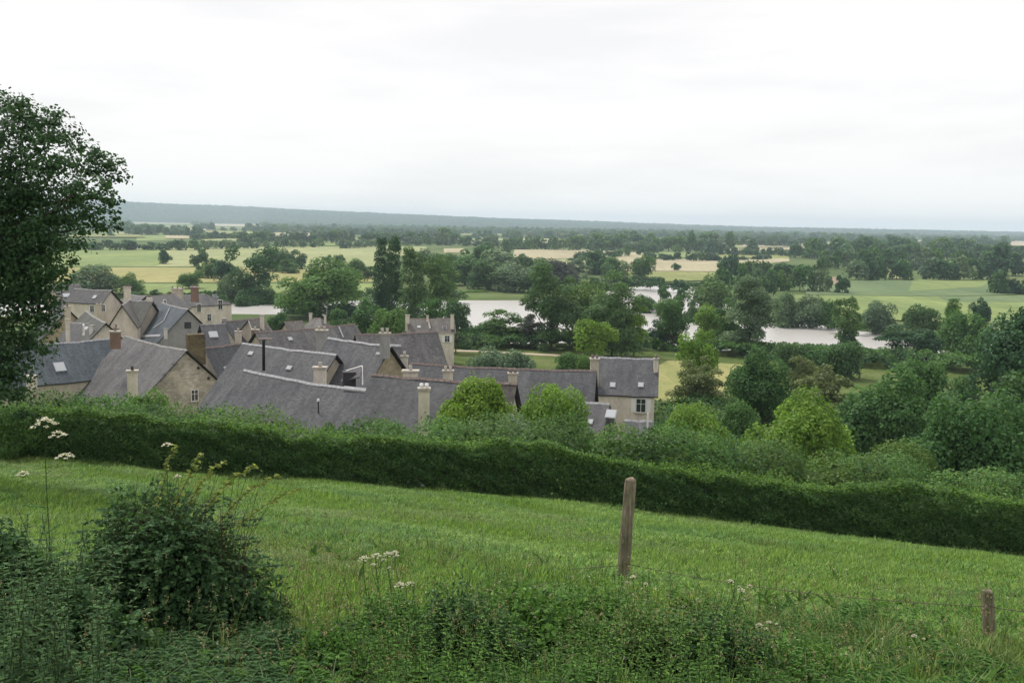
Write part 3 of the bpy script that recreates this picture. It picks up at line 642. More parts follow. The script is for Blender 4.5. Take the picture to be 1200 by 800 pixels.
# white far house
h = H('far', 'cream house standing apart at the river end with a parapet across its dark roof', (478,373), 185, (531,373), 4.4, 4, 36, 'cream', 'brown', 'terra', verge='cap', eave=(505,389.5))
chimney(h.root, 477.5, 369, 384, 5.5, 184, 'cream', pots=0); chimney(h.root, 530, 369, 382, 4.5, 184, 'cream', pots=0); chimney(h.root, 501, 369.5, 376, 3, 185, 'cream', pots=0); flash(h, (501,373), (504,385), .16, 'cap', .12, 'parapet')
wallwin(h, 524, 397, .9, 1.2, shutters='white'); wallwin(h, 489, 397, .9, 1.2, shutters='white'); skylight(h, 491, 383, .5, .5); skylight(h, 521, 384, .6, .6, 'pane')
# mid roofs
h = H('mid1', 'slate roof with a pale zinc ridge and a tall black stove pipe behind it', (286,402), 96, (393,415), 5.6, 4.5, 46, 'beige', 'slate', 'zinc')
V, F = tube_vf([at(309,434,90), at(309,400,90), at(309,397.5,90)], [.14, .14, .17], 8); obj('stove_pipe', V, F, MT['black'], h.root, smooth=True)
c = at(311, 397.5, 90.4); boxobj('pipe_cowl', c, 1.2, .5, c[2]-.05, c[2]+.08, 0, MT['terra'], h.root)
chimney(h.root, 375, 430, 446, 16, 80, 'cream', pots=1, potm='cap'); skylight(h, 294, 414, .5, .3); skylight(h, 339, 431, .5, .3)
h = H('lich', 'large lichen-streaked slate roof sloping down right beneath the riverside house', (418,391.5), 114, (513,388.5), 5.8, 4.5, 46, 'beige', 'old', 'terra', hipB=.01)
flash(h, (452,404), (470,405), .12)
h = H('big', 'tall plain slate roof ending in a pointed stone gable', (457,405), 88, (386,396), 6.2, 3.6, 50, 'rubble', 'slate', 'zinc'); chimney(h.root, 451, 390, 412, 13, 87, 'grey', pots=2, potm='cap'); flash(h, (441,414), (451,414.5), .1)
h = H('longR', 'very long slate roof running right to the riverside cottage', (484,425.5), 99, (697,434), 5.0, 4.4, 46, 'cream', 'slate', 'terra')
chimney(h.root, 525, 434, 446, 13, 94, 'cream', pots=2, potm='cap'); chimney(h.root, 601, 437, 462, 12, 93, 'beige', pots=2); chimney(h.root, 474, 417, 434, 9, 90, 'cream', pots=1, potm='cap'); chimney(h.root, 481, 434, 442, 19, 80, 'cream', pots=1, potm='cap')
h = H('right', 'cream walled cottage with grey slate roof and shuttered window, rightmost in the village', (699,418), 107, (770,420.5), 5.0, 4.4, 42, 'cream', 'slate', 'zinc', eave=(735,463))
chimney(h.root, 697, 420, 446, 11, 104, 'beige', pots=2, deep=.9); chimney(h.root, 769, 420, 433, 6, 105, 'cream', pots=1, deep=1.2); wallwin(h, 751, 475, 1.0, 1.45, shutters='white'); skylight(h, 718, 451, .45, .5, 'sky_pane'); skylight(h, 751, 451, .45, .5, 'sky_pane')
h = H('lowR', 'low slate roof with white skylight in front of the cream cottage', (668,469.5), 88, (715,473), 4.4, 3.6, 40, 'beige', 'dark', 'zinc', hipB=.01); skylight(h, 716, 485, .8, .8); skylight(h, 690, 494, .6, .4)
h = H('shed', 'small grey outbuilding roof with white edging below the cottage window', (735,492), 82, (762,493), 2.6, 2.4, 34, 'beige', 'slate', 'zinc', verge='white'); V, F = box_vf(at(759, 496, 79), .12, .12, 9.5, at(759, 484, 79)[2]); obj('post', V, F, MT['white'], h.root)
h = H('small', 'little cream gabled house between the two bright green trees', (603,449), 76, (560,446), 3.2, 3.0, 58, 'cream', 'brown', 'terra')
# front row
h = H('frontR', 'nearest long slate roof with the tall pale chimney on its lower edge', (439,438.5), 70.5, (578,449), 6.2, 4.4, 48, 'beige', 'slate', 'terra')
c = at(497, 455, 64.3); s_ = boxobj('chimney', c, .69, .56, c[2]-3.9, c[2]-.12, .1, WM['cream'], h.root, 1.06); boxobj('chimney_cap', c, .86, .73, c[2]-.12, c[2]+.05, .1, MT['cap'], s_)
for u in (-.17, .17):
    V, F = tube_vf([(c[0]+u, c[1], c[2]), (c[0]+u, c[1], c[2]+.33)], [.14, .12], 8); obj('chimney_pot', V, F, MT['white'], s_, smooth=True)
h = H('frontL', 'nearest slate roof on the left with a pale ridge and an open roof hatch', (288,433.5), 79, (446,458.8), 7.4, 4.8, 48, 'beige', 'slate', 'zinc')
flash(h, (403,454), (440,458), .12); V, F = tube_vf([at(373,492,71.5), at(373,470,71.5)], [.05, .05], 6); obj('vent_pipe', V, F, MT['black'], h.root); V, F = tube_vf([at(373,470,71.5), at(373,467,71.5)], [.11, .08], 8); obj('vent_cowl', V, F, MT['white'], h.root)
# roof dormer/hatch on the front-left ridge
D0 = at(402, 453, 74.5); D1 = at(416, 452, 73.6); D2 = at(418, 434, 73.6); D3 = at(404, 438, 74.5)
dm = boxobj('dormer', (D0+D1)/2, .95, 1.0, D0[2]-.5, D2[2]-.15, .25, MT['trim'], h.root)
V, F = slab([D3+(-.1, .7, .1), D3+(-.2, -.6, -.5), D2+(.35, -.7, -.35), D2+(.3, .7, .25)], .08); obj('dormer_roof', V, F, [SL['dark']], dm, uv=cube_uv(V, F))
V, F = tube_vf([D2+(.3, .7, .25), D2+(.55, -.75, -.95)], [.05, .05], 4); obj('dormer_edge', V, F, MT['white'], dm)
V, F = tube_vf([D2+(.3, .7, .25), D3+(-.1, .7, .1)], [.05, .05], 4); obj('dormer_edge', V, F, MT['white'], dm)
V, F = join([tube_vf([D0+(x, -.55, -.1), D0+(x, -.55, .7)], [.04, .04], 4) for x in (.1, .35, .6)]); obj('dormer_mullion', V, F, MT['white'], dm)
# garden wall below the cottage
gw = [ground_hit(690, 497), ground_hit(730, 492)]
# far buildings on the plain
for i, (px, yb, wp, hp, wl, rf, lab) in enumerate([(1098,296,8,4,'white','terra','tiny white farmhouse with an orange roof among the trees on the right plain'), (1066,300,8,4,'white','slate','small pale farm building left of the orange roofed farmhouse'),
        (1114,298,5,3,'white','slate','tiny white shed just right of the orange roofed farmhouse'), (1020,295,8,3,'white','slate','faint white house among dark trees in the right distance'), (1150,321,8,3,'white','slate','pale building peeping out under the trees at the right field corner')]):
    P = onz(px, yb, PLAIN); s = P[1]/FPX; r = empty('farm_building', tuple(P), lab, 'building', 'distant farm buildings'); W_, H_ = wp*s, hp*s*.65; D_ = W_*.5
    boxobj('wall', P, W_, D_, P[2], P[2]+H_, .1, WM[wl], r)
    cs, sn = math.cos(.1), math.sin(.1); X_ = np.array((cs, sn, 0))*W_*.54; Y_ = np.array((-sn, cs, 0))*D_*.58; zz = np.array((0, 0, 1.)); e = P+zz*(H_+.02); rr = P+zz*(H_*1.75)
    V = [e-X_-Y_, e+X_-Y_, e+X_+Y_, e-X_+Y_, rr-X_, rr+X_]; F = [(0, 1, 5, 4), (2, 3, 4, 5), (0, 4, 3), (1, 2, 5), (0, 3, 2, 1)]
    obj('roof', V, F, MT['terra'] if rf == 'terra' else SL['slate'], r, uv=cube_uv(V, F))
for i, (px, yb, wp, hp) in enumerate(sorted([(497,266,9,3.5),(508,264,6,2.5),(517,266,8,2.5),(531,269,11,2.5),(545,268,7,2.5),(560,270,9,2.5),(486,269,6,2),(553,265,5,2.5),(637,272,6,3),(470,267,6,2),(525,263.5,5,2.5),(575,268,6,2)])):
    P = onz(px, yb, PLAIN); s = P[1]/FPX; W_ = wp*s; V1, F1 = box_vf(P, W_, W_*.4, P[2], P[2]+hp*s, .1*i)
    o = obj('distant_building', V1, F1, WM['white'], org=tuple(P), uv=cube_uv(V1, F1)); tag(o, (['first', 'second', 'third', 'fourth', 'fifth', 'sixth', 'seventh', 'eighth', 'ninth', 'tenth', 'eleventh', 'last'][i]+' from the left of the tiny white buildings of the hazy far town'), 'building', 'white buildings of the hazy town far across the plain')
# ================================================================== TREES near and mid
T = tree
T(375,303,92,0,'round','mid','big round dark green tree left of the two tall poplars, above the village roofs','hi',1, ybase=371)
T(447,279,20,252,'col','dark','left stem of the dark twin poplar, tallest above the village',seed=2); T(462,277,21,250,'col','dark','right stem of the dark twin poplar, tallest above the village',seed=3)
T(484,290,33,242,'col','light','lighter green poplar just right of the dark twin poplars',seed=4); T(517,297,46,246,'airy','light','tall loose tree with a rounded top right of the three poplars',seed=5)
T(432,350,50,214,'round','mid','low round tree below the dark twin poplars',seed=6); T(457,360,48,202,'round','mid','bright rounded tree just left of the riverside cream house chimney',seed=7)
T(535,352,34,206,'round','dark','dark tree against the river, right of the cream house at the river end',seed=8); T(507,350,42,210,'airy','mid','leafy tree directly behind the cream house at the river end',seed=9)
T(395,362,34,208,'airy','mid','thin light green sapling tree below the big round dark tree',seed=10); T(327,366,25,196,'round','mid','small round tree beside the patch of water behind the paired houses',seed=11)
T(112,310,54,0,'round','willow','grey-green round tree just beyond the far left roofs',seed=12, ybase=345); T(155,320,28,0,'round','mid','smaller tree right of the grey-green round tree beyond the left roofs',seed=1, ybase=345); T(90,322,30,0,'round','dark','dark tree touching the shade tree beyond the left roofs',seed=2, ybase=343)
# far bank, centre
cen = [(545,300,52,440),(572,306,56,412),(604,309,54,402),(628,322,40,396),(528,298,50,470),(588,292,46,520),(560,287,40,600),(612,300,36,540),(505,292,46,560)]
for i, (x, y, w_, Y) in enumerate(cen):
    T(x, y, w_, Y, 'round', ['mid', 'dark', 'willow'][i % 3], ['left tree at the front of the mass on the far bank', 'round dark tree at the water, second in the far bank mass', 'greyish round tree at the water in the far bank mass', 'lower round tree at the right end of the far bank mass', 'dark tree at the left back of the far bank mass', 'pale tree at the top middle of the far bank mass', 'highest and furthest tree behind the far bank mass', 'dark tree right at the back of the far bank mass', 'pale tree just right of the poplar tops behind the mass'][i], seed=20+i, group='dense trees on the far bank, centre left', lod='mid' if i < 5 else 'lo')
T(556,340,30,398,'bush','bright','pale green shrub at the water edge under the massed far bank trees',seed=3)
# centre near bank
T(648,308,72,214,'airy','light','tall loose crowned tree in the centre, its top above the far bank','hi',31); T(720,318,80,205,'airy','light','broad loose tree in the centre, right of the tall one','hi',32)
T(690,330,60,222,'round','light','rounded tree filling the gap between the two tall centre trees',seed=33)
T(592,362,58,224,'airy','mid','lower spreading tree at the water left of the tall centre tree',seed=34); T(566,378,40,226,'bush','mid','sloping bush at the water edge furthest left on the near bank',seed=35); T(622,368,36,218,'airy','purple','greyish thin tree under the tall centre tree',seed=36)
T(697,375,46,178,'round','bright','fresh green round tree standing on the riverside path','mid',37); T(745,352,36,206,'airy','bright','light green feathery tree at the right end of the centre group',seed=38)
T(655,304,46,430,'round','purple','greyish purple tree on the far bank behind the tall centre tree',seed=39); T(702,294,44,560,'round','dark','dark rounded tree beyond the river above the broad centre tree',seed=40); T(676,300,36,520,'airy','willow','pale grey tree with bare limbs beyond the river',seed=41)
T(640,302,36,520,'round','mid','tree beyond the river just left of the greyish purple tree',seed=42); T(720,302,34,520,'round','mid','mid green tree right of the dark rounded tree beyond the river',seed=43)
T(753,299,32,0,'round','mid','lone round tree on the stubble field beyond the river','mid',44, ybase=326)
T(793,308,10,0,'bush','mid','small round bush alone on the pale stubble field',seed=4,lod='lo', ybase=317)
T(352,350,44,300,'bush','mid','low bush under the left side of the big round dark tree',seed=3); T(402,352,40,292,'bush','dark','low bush under the right side of the big round dark tree',seed=5); T(258,346,34,325,'bush','mid','bush on the near bank behind the large cream house',seed=2); T(236,348,26,330,'bush','dark','darker bush behind the chimneys of the large cream house',seed=4)
T(757,346,34,330,'round','dark','dark tree on the islet between the two white reaches, left one',seed=4); T(783,350,36,318,'round','mid','tree on the islet between the two white reaches, right one',seed=6); T(712,346,44,325,'round','mid','tree on the islet behind the broad centre tree',seed=1); T(812,352,30,300,'round','dark','dark tree at the right end of the islet',seed=2)
# garden shrubs by the path
T(575,408,50,165,'bush','willow','grey-green shrub left of the pair above the long roof',seed=45); T(605,411,48,163,'bush','willow','grey-green shrub touching the slate ridge, right of its twin',seed=46); T(665,413,40,166,'bush','mid','darker shrub between the grey-green shrubs and the cottage',seed=47); T(688,416,30,163,'bush','mid','small shrub left of the cottage chimney stack',seed=48)
# right cluster
T(790,348,42,222,'round','mid','dark upright tree at the water right of the white reflection','mid',50); T(772,375,26,224,'airy','dark','thin leaning dark tree beside the white reflection',seed=51)
T(778,334,18,395,'round','mid','left one of the two small trees before the far strip of water',seed=52,lod='lo'); T(798,338,17,390,'round','mid','right one of the two small trees before the far strip of water',seed=53,lod='lo')
T(836,322,52,330,'round','light','large rounded tree beyond the river bend','mid',54); T(836,358,44,232,'round','bright','light green tree in front of the large rounded bend tree',seed=55)
T(882,324,66,214,'airy','willow','tall grey-green tree with forked trunks right of the river bend','hi',56); T(860,350,40,225,'airy','mid','thinner tree leaning against the tall grey-green one',seed=57)
T(925,343,42,0,'round','willow','left pale willow on the far bank of the right river reach',seed=58, ybase=378); T(950,346,40,0,'round','willow','middle pale willow on the far bank of the right river reach',seed=59, ybase=379); T(972,352,30,0,'round','mid','darker right-hand tree of the far bank willow clump',seed=60, ybase=380)
T(1030,353,40,0,'round','willow','solitary silvery willow on the far bank left of the dark round tree',seed=61, ybase=386); T(1080,358,46,0,'round','dark','dark round tree on the far bank of the right river reach',seed=62, ybase=390); T(1152,350,32,0,'round','dark','small dark tree on the green field near the right edge',seed=63, ybase=380)
T(996,348,38,222,'airy','light','slim ragged tree standing in front of the right river reach','mid',64); T(996,392,30,221,'bush','dark','dark bushy base beside the slim ragged tree',seed=65)
T(1118,350,24,238,'col','mid','pointed tree rising above the group on the right bank',seed=66); T(1132,366,62,214,'round','mid','broad tree right of the pointed one on the right bank','mid',67); T(1062,382,58,212,'airy','dark','dark twin crowned tree on the near bank, left of the broad one','mid',68); T(1088,388,40,205,'round','dark','low dark tree between the twin crowned and the broad tree',seed=69)
T(988,323,20,0,'round','dark','round tree alone at the left end of the green field',seed=70, ybase=344,lod='lo')
# slope trees
T(821,388,50,140,'round','bright','yellow-green tree behind the pale olive one, right of the cottage','mid',71); T(822,418,66,124,'airy','olive','pale olive twiggy tree right of the cottage','hi',72)
T(891,408,82,110,'round','mid','dark green rounded tree in the middle of the slope','hi',73); T(942,418,40,140,'airy','olive','thin olive tree peeping out behind the dark rounded one',seed=74); T(968,428,66,126,'airy','olive','light olive tree right of the dark green rounded one','mid',75)
T(1040,432,112,86,'round','mid','wide green tree on the slope left of the largest dark bush','hi',76); T(1082,420,84,102,'round','mid','spreading tree directly behind the wide green tree','mid',77)
T(814,474,78,62,'bush','bright','bright green bushy tree below the pale olive one','hi',78); T(940,462,108,60,'round','bright','large yellow-green bushy tree right of centre behind the hedge','hi',79)
T(1132,460,132,53,'round','mid','largest dark green bushy tree behind the right end of the hedge','hi',80)
T(560,444,92,58,'bush','bright','bright green tree in front of the little cream gable','hi',81); T(646,451,76,55,'round','bright','bright green tree in front of the long slate roof','hi',82)
T(1212,352,120,110,'round','dark','tall dark tree cut by the right edge of the picture','hi',83); T(1215,440,110,90,'round','dark','dark lower tree below the tall one at the right edge','mid',84); T(1196,500,70,60,'bush','dark','dark bush behind the hedge corner at the right edge','hi',85)
T(1010,470,50,100,'round','mid','half hidden tree between the yellow-green and the wide green trees','mid',86); T(870,470,46,95,'bush','mid','low tree filling the gap right of the bright bushy tree','mid',87); T(990,400,50,175,'bush','dark','dark thorn bush on the near bank below the ragged tree','mid',88); T(930,402,50,185,'bush','dark','dark thorn bush at the left end of the right near bank','mid',89); T(960,405,50,183,'bush','mid','thorn bush between the two dark ones on the right near bank','mid',90); T(1080,436,44,150,'bush','willow','pale rounded shrub on the rough grass near the right edge','mid',91); T(1135,440,40,150,'bush','mid','green shrub on the rough grass right of the pale one','mid',92)
T(583,487,112,46,'bush','willow','grey-green domed bush right behind the centre of the hedge','hi',93); T(450,493,84,47,'bush','olive','pale domed bush below the nearest slate roofs','hi',94); T(165,459,80,47,'bush','mid','tall bush in front of the stone house roof','hi',95); T(98,462,84,44,'bush','mid','bright topped bush left of the tall one before the stone house','hi',96); T(18,470,66,36,'bush','mid','rounded bush at the left end of the trimmed hedge','hi',97); T(385,499,60,46,'bush','thicket','leafy bush below the open roof hatch','hi',98)
T(1052,515,90,44,'bush','thicket','grey-green bush left of the largest dark bushy tree','hi',99); T(700,506,70,46,'bush','thicket','bush right of the grey-green dome behind the hedge','hi',100)
# left plain trees
for i, (x, yt, w_, yb, k, m, lab) in enumerate([(192,292,17,309,'round','dark','lone round-headed tree standing in the pale green left field'),(233,291,20,312,'round','dark','tree at the top of the clump right of the lone field tree'),(247,303,34,326,'round','mid','middle tree of the clump right of the lone field tree'),(222,318,30,338,'round','mid','lowest tree of the clump right of the lone field tree'),(264,305,30,330,'round','dark','right-hand tree of the clump right of the lone field tree'),
      (297,289,52,350,'airy','dark','tall spreading dark tree with a bare trunk before the yellow field'),(268,322,32,350,'round','willow','grey tree left of the tall spreading dark tree'),(325,291,34,318,'round','dark','tree touching the right side of the tall spreading dark tree'),(348,293,24,315,'round','dark','dark tree above the big round tree'),(337,304,30,320,'round','mid','low tree between the spreading and the big round tree'),
      (397,298,14,308,'round','mid','small tree on the pale field above the big round tree'),(384,299,12,308,'round','mid','smaller tree left of the small one on the pale field'),(412,303,38,326,'round','mid','rounded tree left of the dark twin poplars'),(432,312,24,326,'round','mid','low tree touching the dark twin poplars'),(310,335,30,352,'bush','dark','dark bush on the bank below the spreading tree'),(288,340,26,354,'bush','dark','dark bush on the bank left of the water patch')]):
    T(x, yt, w_, 0, k, m, lab, seed=i % 7, ybase=yb, lod='mid' if w_ > 28 else 'lo')
# hedgerow trees on the plain: single meshes, rows
rows = [  # x0,y0,x1,y1 (bases), height px, spacing px, material, label, group
 (60,293,150,293,12,11,'dark','round dark tree in the row along the top of the left pasture','trees along the top of the left pasture'),
 (158,293,228,293,11,12,'dark','dark tree in the short row above the lone field tree','short row above the lone field tree'),
 (238,292,322,291,10,9,'willow','greyish tree in the row behind the left pale field','row behind the left pale field'),
 (334,290,352,289.5,10,8,'dark','dark tree in the small clump before the far stubble squares','small clump left of the big poplars'),
 (358,290,376,289.5,9,8,'dark','dark tree of the pair right of the small clump','pair right of the small clump'),
 (400,291,440,290,11,10,'willow','pale rounded tree behind the dotted cattle field','pale trees behind the centre left field'),
 (150,275,232,277,11,9,'dark','hazy tree in the row below the forested ridge','hazy row below the forested ridge'),
 (228,281,312,279,9,8,'dark','hazy tree in the second row below the forested ridge','second hazy row left of centre'),
 (312,283,470,286,13,9,'dark','tree in the long belt left of the poplar tops','long belt left of the poplar tops'),
 (300,271,480,275,8,8,'dark','hazy tree in the thin belt left of the distant town','thin belt left of the distant town'),
 (480,287,600,289,13,10,'willow','rounded tree in the belt right of the poplar tops','belt right of the poplar tops'),
 (560,296,590,297,14,12,'mid','tree behind the massed far bank trees','trees behind the far bank mass'),
 (612,308,626,308,9,9,'dark','dark bush tree on the olive strip','dark bushes on the olive strip'),
 (600,292,770,295,15,10,'mid','tree in the dense belt behind the centre stubble field','dense belt behind the centre stubble field'),
 (680,305,760,298,12,11,'dark','tree at the right end of the centre stubble field','trees at the end of the centre stubble field'),
 (765,305,835,306,10,9,'dark','tree in the clipped row across the stubble field','row crossing the right stubble field'),
 (842,306,898,304,6,8,'dark','low bush in the dotted row on the stubble field','dotted row on the stubble field'),
 (845,299,935,300,9,8,'dark','tree in the row above the dotted bushes','row above the dotted bushes'),
 (765,295,850,296,22,14,'mid','large tree in the wood behind the stubble field','wood behind the stubble field'),
 (850,288,960,290,12,10,'dark','tree along the skyline wood right of centre','skyline wood right of centre'),
 (765,338,832,342,12,9,'mid','small tree along the far strip of water','trees along the far strip of water'),
 (640,338,760,336,14,13,'dark','tree on the far bank behind the centre group','far bank trees behind the centre group'),
 (850,345,905,352,34,17,'mid','tree in the mass left of the green field','mass left of the green field'),
 (845,325,960,330,26,15,'dark','dark tree in the hedgerow left of the green field','dark hedgerow left of the green field'),
 (900,340,958,342,30,16,'mid','rounded tree at the left border of the green field','left border of the green field'),
 (930,302,1100,306,20,13,'mid','tree in the back line of the big wood on the right','back line of the right wood'),
 (965,315,1210,318,24,15,'mid','tree in the middle line of the big wood on the right','middle line of the right wood'),
 (1000,328,1160,328.5,26,15,'dark','tree in the front line of the big wood above the green field','front line of the right wood'),
 (1150,322,1215,324,34,20,'dark','tall tree in the right corner of the big wood','right corner of the big wood'),
 (1168,344,1215,345,24,14,'dark','dark tree in the block at the right end of the green field','dark block at the right end of the green field'),
 (1090,300,1130,300,22,16,'dark','tall dark skyline tree near the orange roofed farmhouse','tall skyline trees near the farmhouse'),
 (620,279,760,284,9,8,'willow','hazy tree in the faint belt right of the distant town','faint belt right of the distant town'),
 (150,349,260,350,9,9,'mid','low bush along the far river bank on the left','bushes on the left far bank'),
 (410,350,540,351,13,11,'mid','tree along the far river bank behind the poplars','far bank trees behind the poplars'),
 (1040,398,1110,402,9,9,'mid','low bush along the far bank at the right','low bushes on the right far bank'),
 (975,385,1010,388,9,9,'mid','low bush between the two far bank willows','low bushes between the willows')]
nrow = 0
ORD = ['first', 'second', 'third', 'fourth', 'fifth', 'sixth', 'seventh', 'eighth', 'ninth', 'tenth', 'eleventh', 'twelfth']
def ordl(i, n, base):
    a, b = i, n-1-i
    if a == 0: p = 'leftmost'
    elif b == 0: p = 'rightmost'
    elif a <= b: p = ORD[a]+' from left,'
    else: p = ORD[b]+' from right,'
    return p+' '+base
for (x0, y0, x1, y1, hp, sp, m, lab, grp) in rows:
    n = max(2, int(abs(x1-x0)/sp)+1)
    fs = sorted((i+random.uniform(-.3, .3))/(n-1) for i in range(n))
    for i, f in enumerate(fs):
        px = x0+(x1-x0)*f; py = y0+(y1-y0)*f+random.uniform(-.3, .3)
        P = onz(px, py, PLAIN); s = P[1]/FPX; hh = hp*random.uniform(.7, 1.15)*s; ww = sp*random.uniform(1.0, 1.7)*s
        mm = random.choice([m, m, m, 'mid', 'willow' if random.random() < .4 else 'dark'])
        o = link('hedgerow_tree', far_tree_mesh('round' if random.random() < .75 else 'bush', mm, random.randrange(4)), None, tuple(P)); o.scale = (ww, ww, hh*(1.0)); o.rotation_euler.z = random.uniform(0, 6.28)
        tag(o, ordl(i, n, lab), 'tree', grp); nrow += 1
        if len(o['label'].split()) > 16: print('LONG', o['label'])
print('row trees', nrow)
# distant woodland: countless far trees, instanced on points
def gn_scatter(name, pts, scl, src, kind='stuff', tilt=.0, zs=None):
    me = bpy.data.meshes.new(name); me.vertices.add(len(pts)); me.vertices.foreach_set('co', np.asarray(pts, np.float32).ravel())
    a = me.attributes.new('s', 'FLOAT_VECTOR', 'POINT'); a.data.foreach_set('vector', np.asarray(scl, np.float32).ravel())
    rr = np.zeros((len(pts), 3), np.float32); rr[:, 2] = rng.uniform(0, 6.28, len(pts)); rr[:, 0] = rng.normal(0, tilt+1e-6, len(pts)); a = me.attributes.new('r', 'FLOAT_VECTOR', 'POINT'); a.data.foreach_set('vector', rr.ravel())
    o = link(name, me); o['kind'] = kind
    g = bpy.data.node_groups.new(name, 'GeometryNodeTree'); g.interface.new_socket('Geometry', in_out='INPUT', socket_type='NodeSocketGeometry'); g.interface.new_socket('Geometry', in_out='OUTPUT', socket_type='NodeSocketGeometry')
    gi = g.nodes.new('NodeGroupInput'); go = g.nodes.new('NodeGroupOutput'); ip = g.nodes.new('GeometryNodeInstanceOnPoints'); oi = g.nodes.new('GeometryNodeObjectInfo'); oi.transform_space = 'ORIGINAL'; oi.inputs['Object'].default_value = src
    oi.inputs['As Instance'].default_value = True
    na = g.nodes.new('GeometryNodeInputNamedAttribute'); na.data_type = 'FLOAT_VECTOR'; na.inputs['Name'].default_value = 's'; nr = g.nodes.new('GeometryNodeInputNamedAttribute'); nr.data_type = 'FLOAT_VECTOR'; nr.inputs['Name'].default_value = 'r'
    l = g.links.new; l(gi.outputs[0], ip.inputs['Points']); l(oi.outputs['Geometry'], ip.inputs['Instance'])
    def out(n): return [s for s in n.outputs if s.enabled and s.name == 'Attribute'][0]
    l(out(na), ip.inputs['Scale']); e = g.nodes.new('FunctionNodeEulerToRotation'); l(out(nr), e.inputs[0]); l(e.outputs[0], ip.inputs['Rotation'])
    l(ip.outputs[0], go.inputs[0]); md = o.modifiers.new('scatter', 'NODES'); md.node_group = g; return o
def proj_many(P):
    q = P-CP; d = q@_fw; return np.stack([600+FPX*(q@_rt)/d, 400-FPX*(q@_up)/d], 1)
def woods():
    n = 60000; t = rng.uniform(-.72, .72, n); u = rng.random(n); Y = 900*(5600/900.)**u; X = t*Y
    # patchiness: hedgerow-like lines + woods
    f = np.sin(X/170+np.sin(Y/400)*2)*np.sin(Y/230+np.cos(X/300)*1.5) ; g_ = wob(X, Y, 520, 3)
    line = (np.abs(np.sin(Y/210+X/1100)) < .16) | (np.abs(np.sin(X/240+Y/900)) < .10)
    keep = ((g_ > .05) & (f > -.2)) | line | (Y > 3000) & (g_ > -.05)
    P = np.stack([X, Y, np.full(n, PLAIN)], 1); hh = rng.uniform(8, 15, n)*np.where(rng.random(n) < .1, 1.4, 1)
    keep &= rng.random(n) < np.clip(.25+Y/5500, 0, .8)
    b = proj_many(P); tp = proj_many(P+np.stack([0*hh, 0*hh, hh], 1)); md = (b+tp)/2
    for F_ in FIELDS:
        keep &= ~(inpoly(b, F_) | inpoly(tp, F_) | inpoly(md, F_))
    keep &= ~((b[:, 1] > 286) & (b[:, 0] < 620)); keep &= ~((b[:, 1] > 291) & (b[:, 0] >= 620) & (b[:, 0] < 940)); keep &= b[:, 1] < 304
    P, hh = P[keep], hh[keep]; return P, hh
P, hh = woods(); print('woods', len(P))
src = link('woodland_tree', far_tree_mesh('round', 'mid', 2), None, tuple(onz(880, 296, PLAIN))); src.scale = (16, 16, 14); tag(src, 'dark round tree in the wood just above the long pale strip right of centre', 'tree')
src2 = link('woodland_tree', far_tree_mesh('bush', 'dark', 1), None, tuple(onz(832, 297.5, PLAIN))); src2.scale = (18, 18, 15); tag(src2, 'broad dark tree at the left end of the strip above the dotted bushes', 'tree')
h1 = rng.random(len(P)) < .5
for k, s_ in ((h1, src), (~h1, src2)):
    pw = rng.uniform(.9, 1.5, k.sum())*hh[k]; gn_scatter('distant_woodland', P[k], np.stack([pw, pw, hh[k]], 1), s_)
n = 34000; t = rng.uniform(-.72, .72, n); Y = rng.uniform(5500, 8300, n); X = t*Y; Z = terrain(X, Y); kp = (Z > 6); X, Y, Z = X[kp], Y[kp], Z[kp]; s_ = rng.uniform(12, 34, len(X))
gn_scatter('ridge_forest', np.stack([X, Y, Z-3], 1), np.stack([s_*1.5, s_*1.5, s_*.9], 1), src2)
# ================================================================== LEFT SHADE TREE
def left_tree():
    base = np.array((-19.5, 27., gz(-19.5, 27.))); r = empty('shade_tree', tuple(base), 'large dark shade tree filling the left edge of the picture', 'tree'); Y0 = 27
    lob = [(-70,240,110,0),(-5,170,52,-1),(34,152,36,0),(8,128,26,1),(22,140,22,0),(62,165,38,0),(60,200,46,-1),(105,205,30,0),(128,198,20,0),(138,212,17,0),(108,232,28,-1),(118,268,26,0),(70,262,42,0),(88,290,24,-1),(20,240,70,0),(45,300,42,1),(0,320,60,0),(62,322,26,-1),(20,375,42,0),(52,362,24,0),(5,420,40,0),(-30,420,70,0),(38,345,34,0),(-80,320,120,1),(96,178,20,1),(132,240,16,0),(-20,460,40,0),(48,285,30,-1),(85,240,30,1),(14,445,26,0),(28,235,52,0),(38,275,46,1),(15,310,58,0),(8,355,50,0),(28,400,38,1),(0,440,50,0),(18,468,30,0),(50,375,24,0)]
    C = []; R = []
    for x, y, rp, dz in lob:
        Y = Y0+dz; C.append(at(x, y, Y)-base); R.append(rp*Y/FPX)
        for k in range(3):     # smaller satellite sprays
            a = random.uniform(0, 6.28); q = at(x+math.cos(a)*rp*.75, y+math.sin(a)*rp*.75, Y+random.uniform(-1.2, 1.2)); C.append(q-base); R.append(rp*random.uniform(.28, .45)*Y/FPX)
    C = np.array(C); R = np.array(R); Q, v = crown_quads(C, R, 56000, .10, 1., .98)
    link('crown', quads_mesh('crown', Q, v, [MT['lefttree']]), r)
    top = at(-40, 200, Y0); parts = [tube_vf([base-(0, 0, .4), base*.5+top*.5+(.5, 0, 0), top], [.45, .3, .12], 9)]
    for x, y in [(60,170),(120,200),(128,232),(110,265),(60,300),(20,130),(30,380),(90,240),(0,430),(70,205)]:
        a = base+(top-base)*random.uniform(.35, .85); e = at(x, y, Y0+random.uniform(-.6, .6)); m_ = (a+e)/2+(0, 0, random.uniform(-.3, .5)); parts.append(tube_vf([a, m_*.6+a*.4, m_*.5+e*.5, e], [.11, .07, .04, .012], 5))
    V, F = join(parts); obj('trunk', V, F, MT['bark'], r)
left_tree()
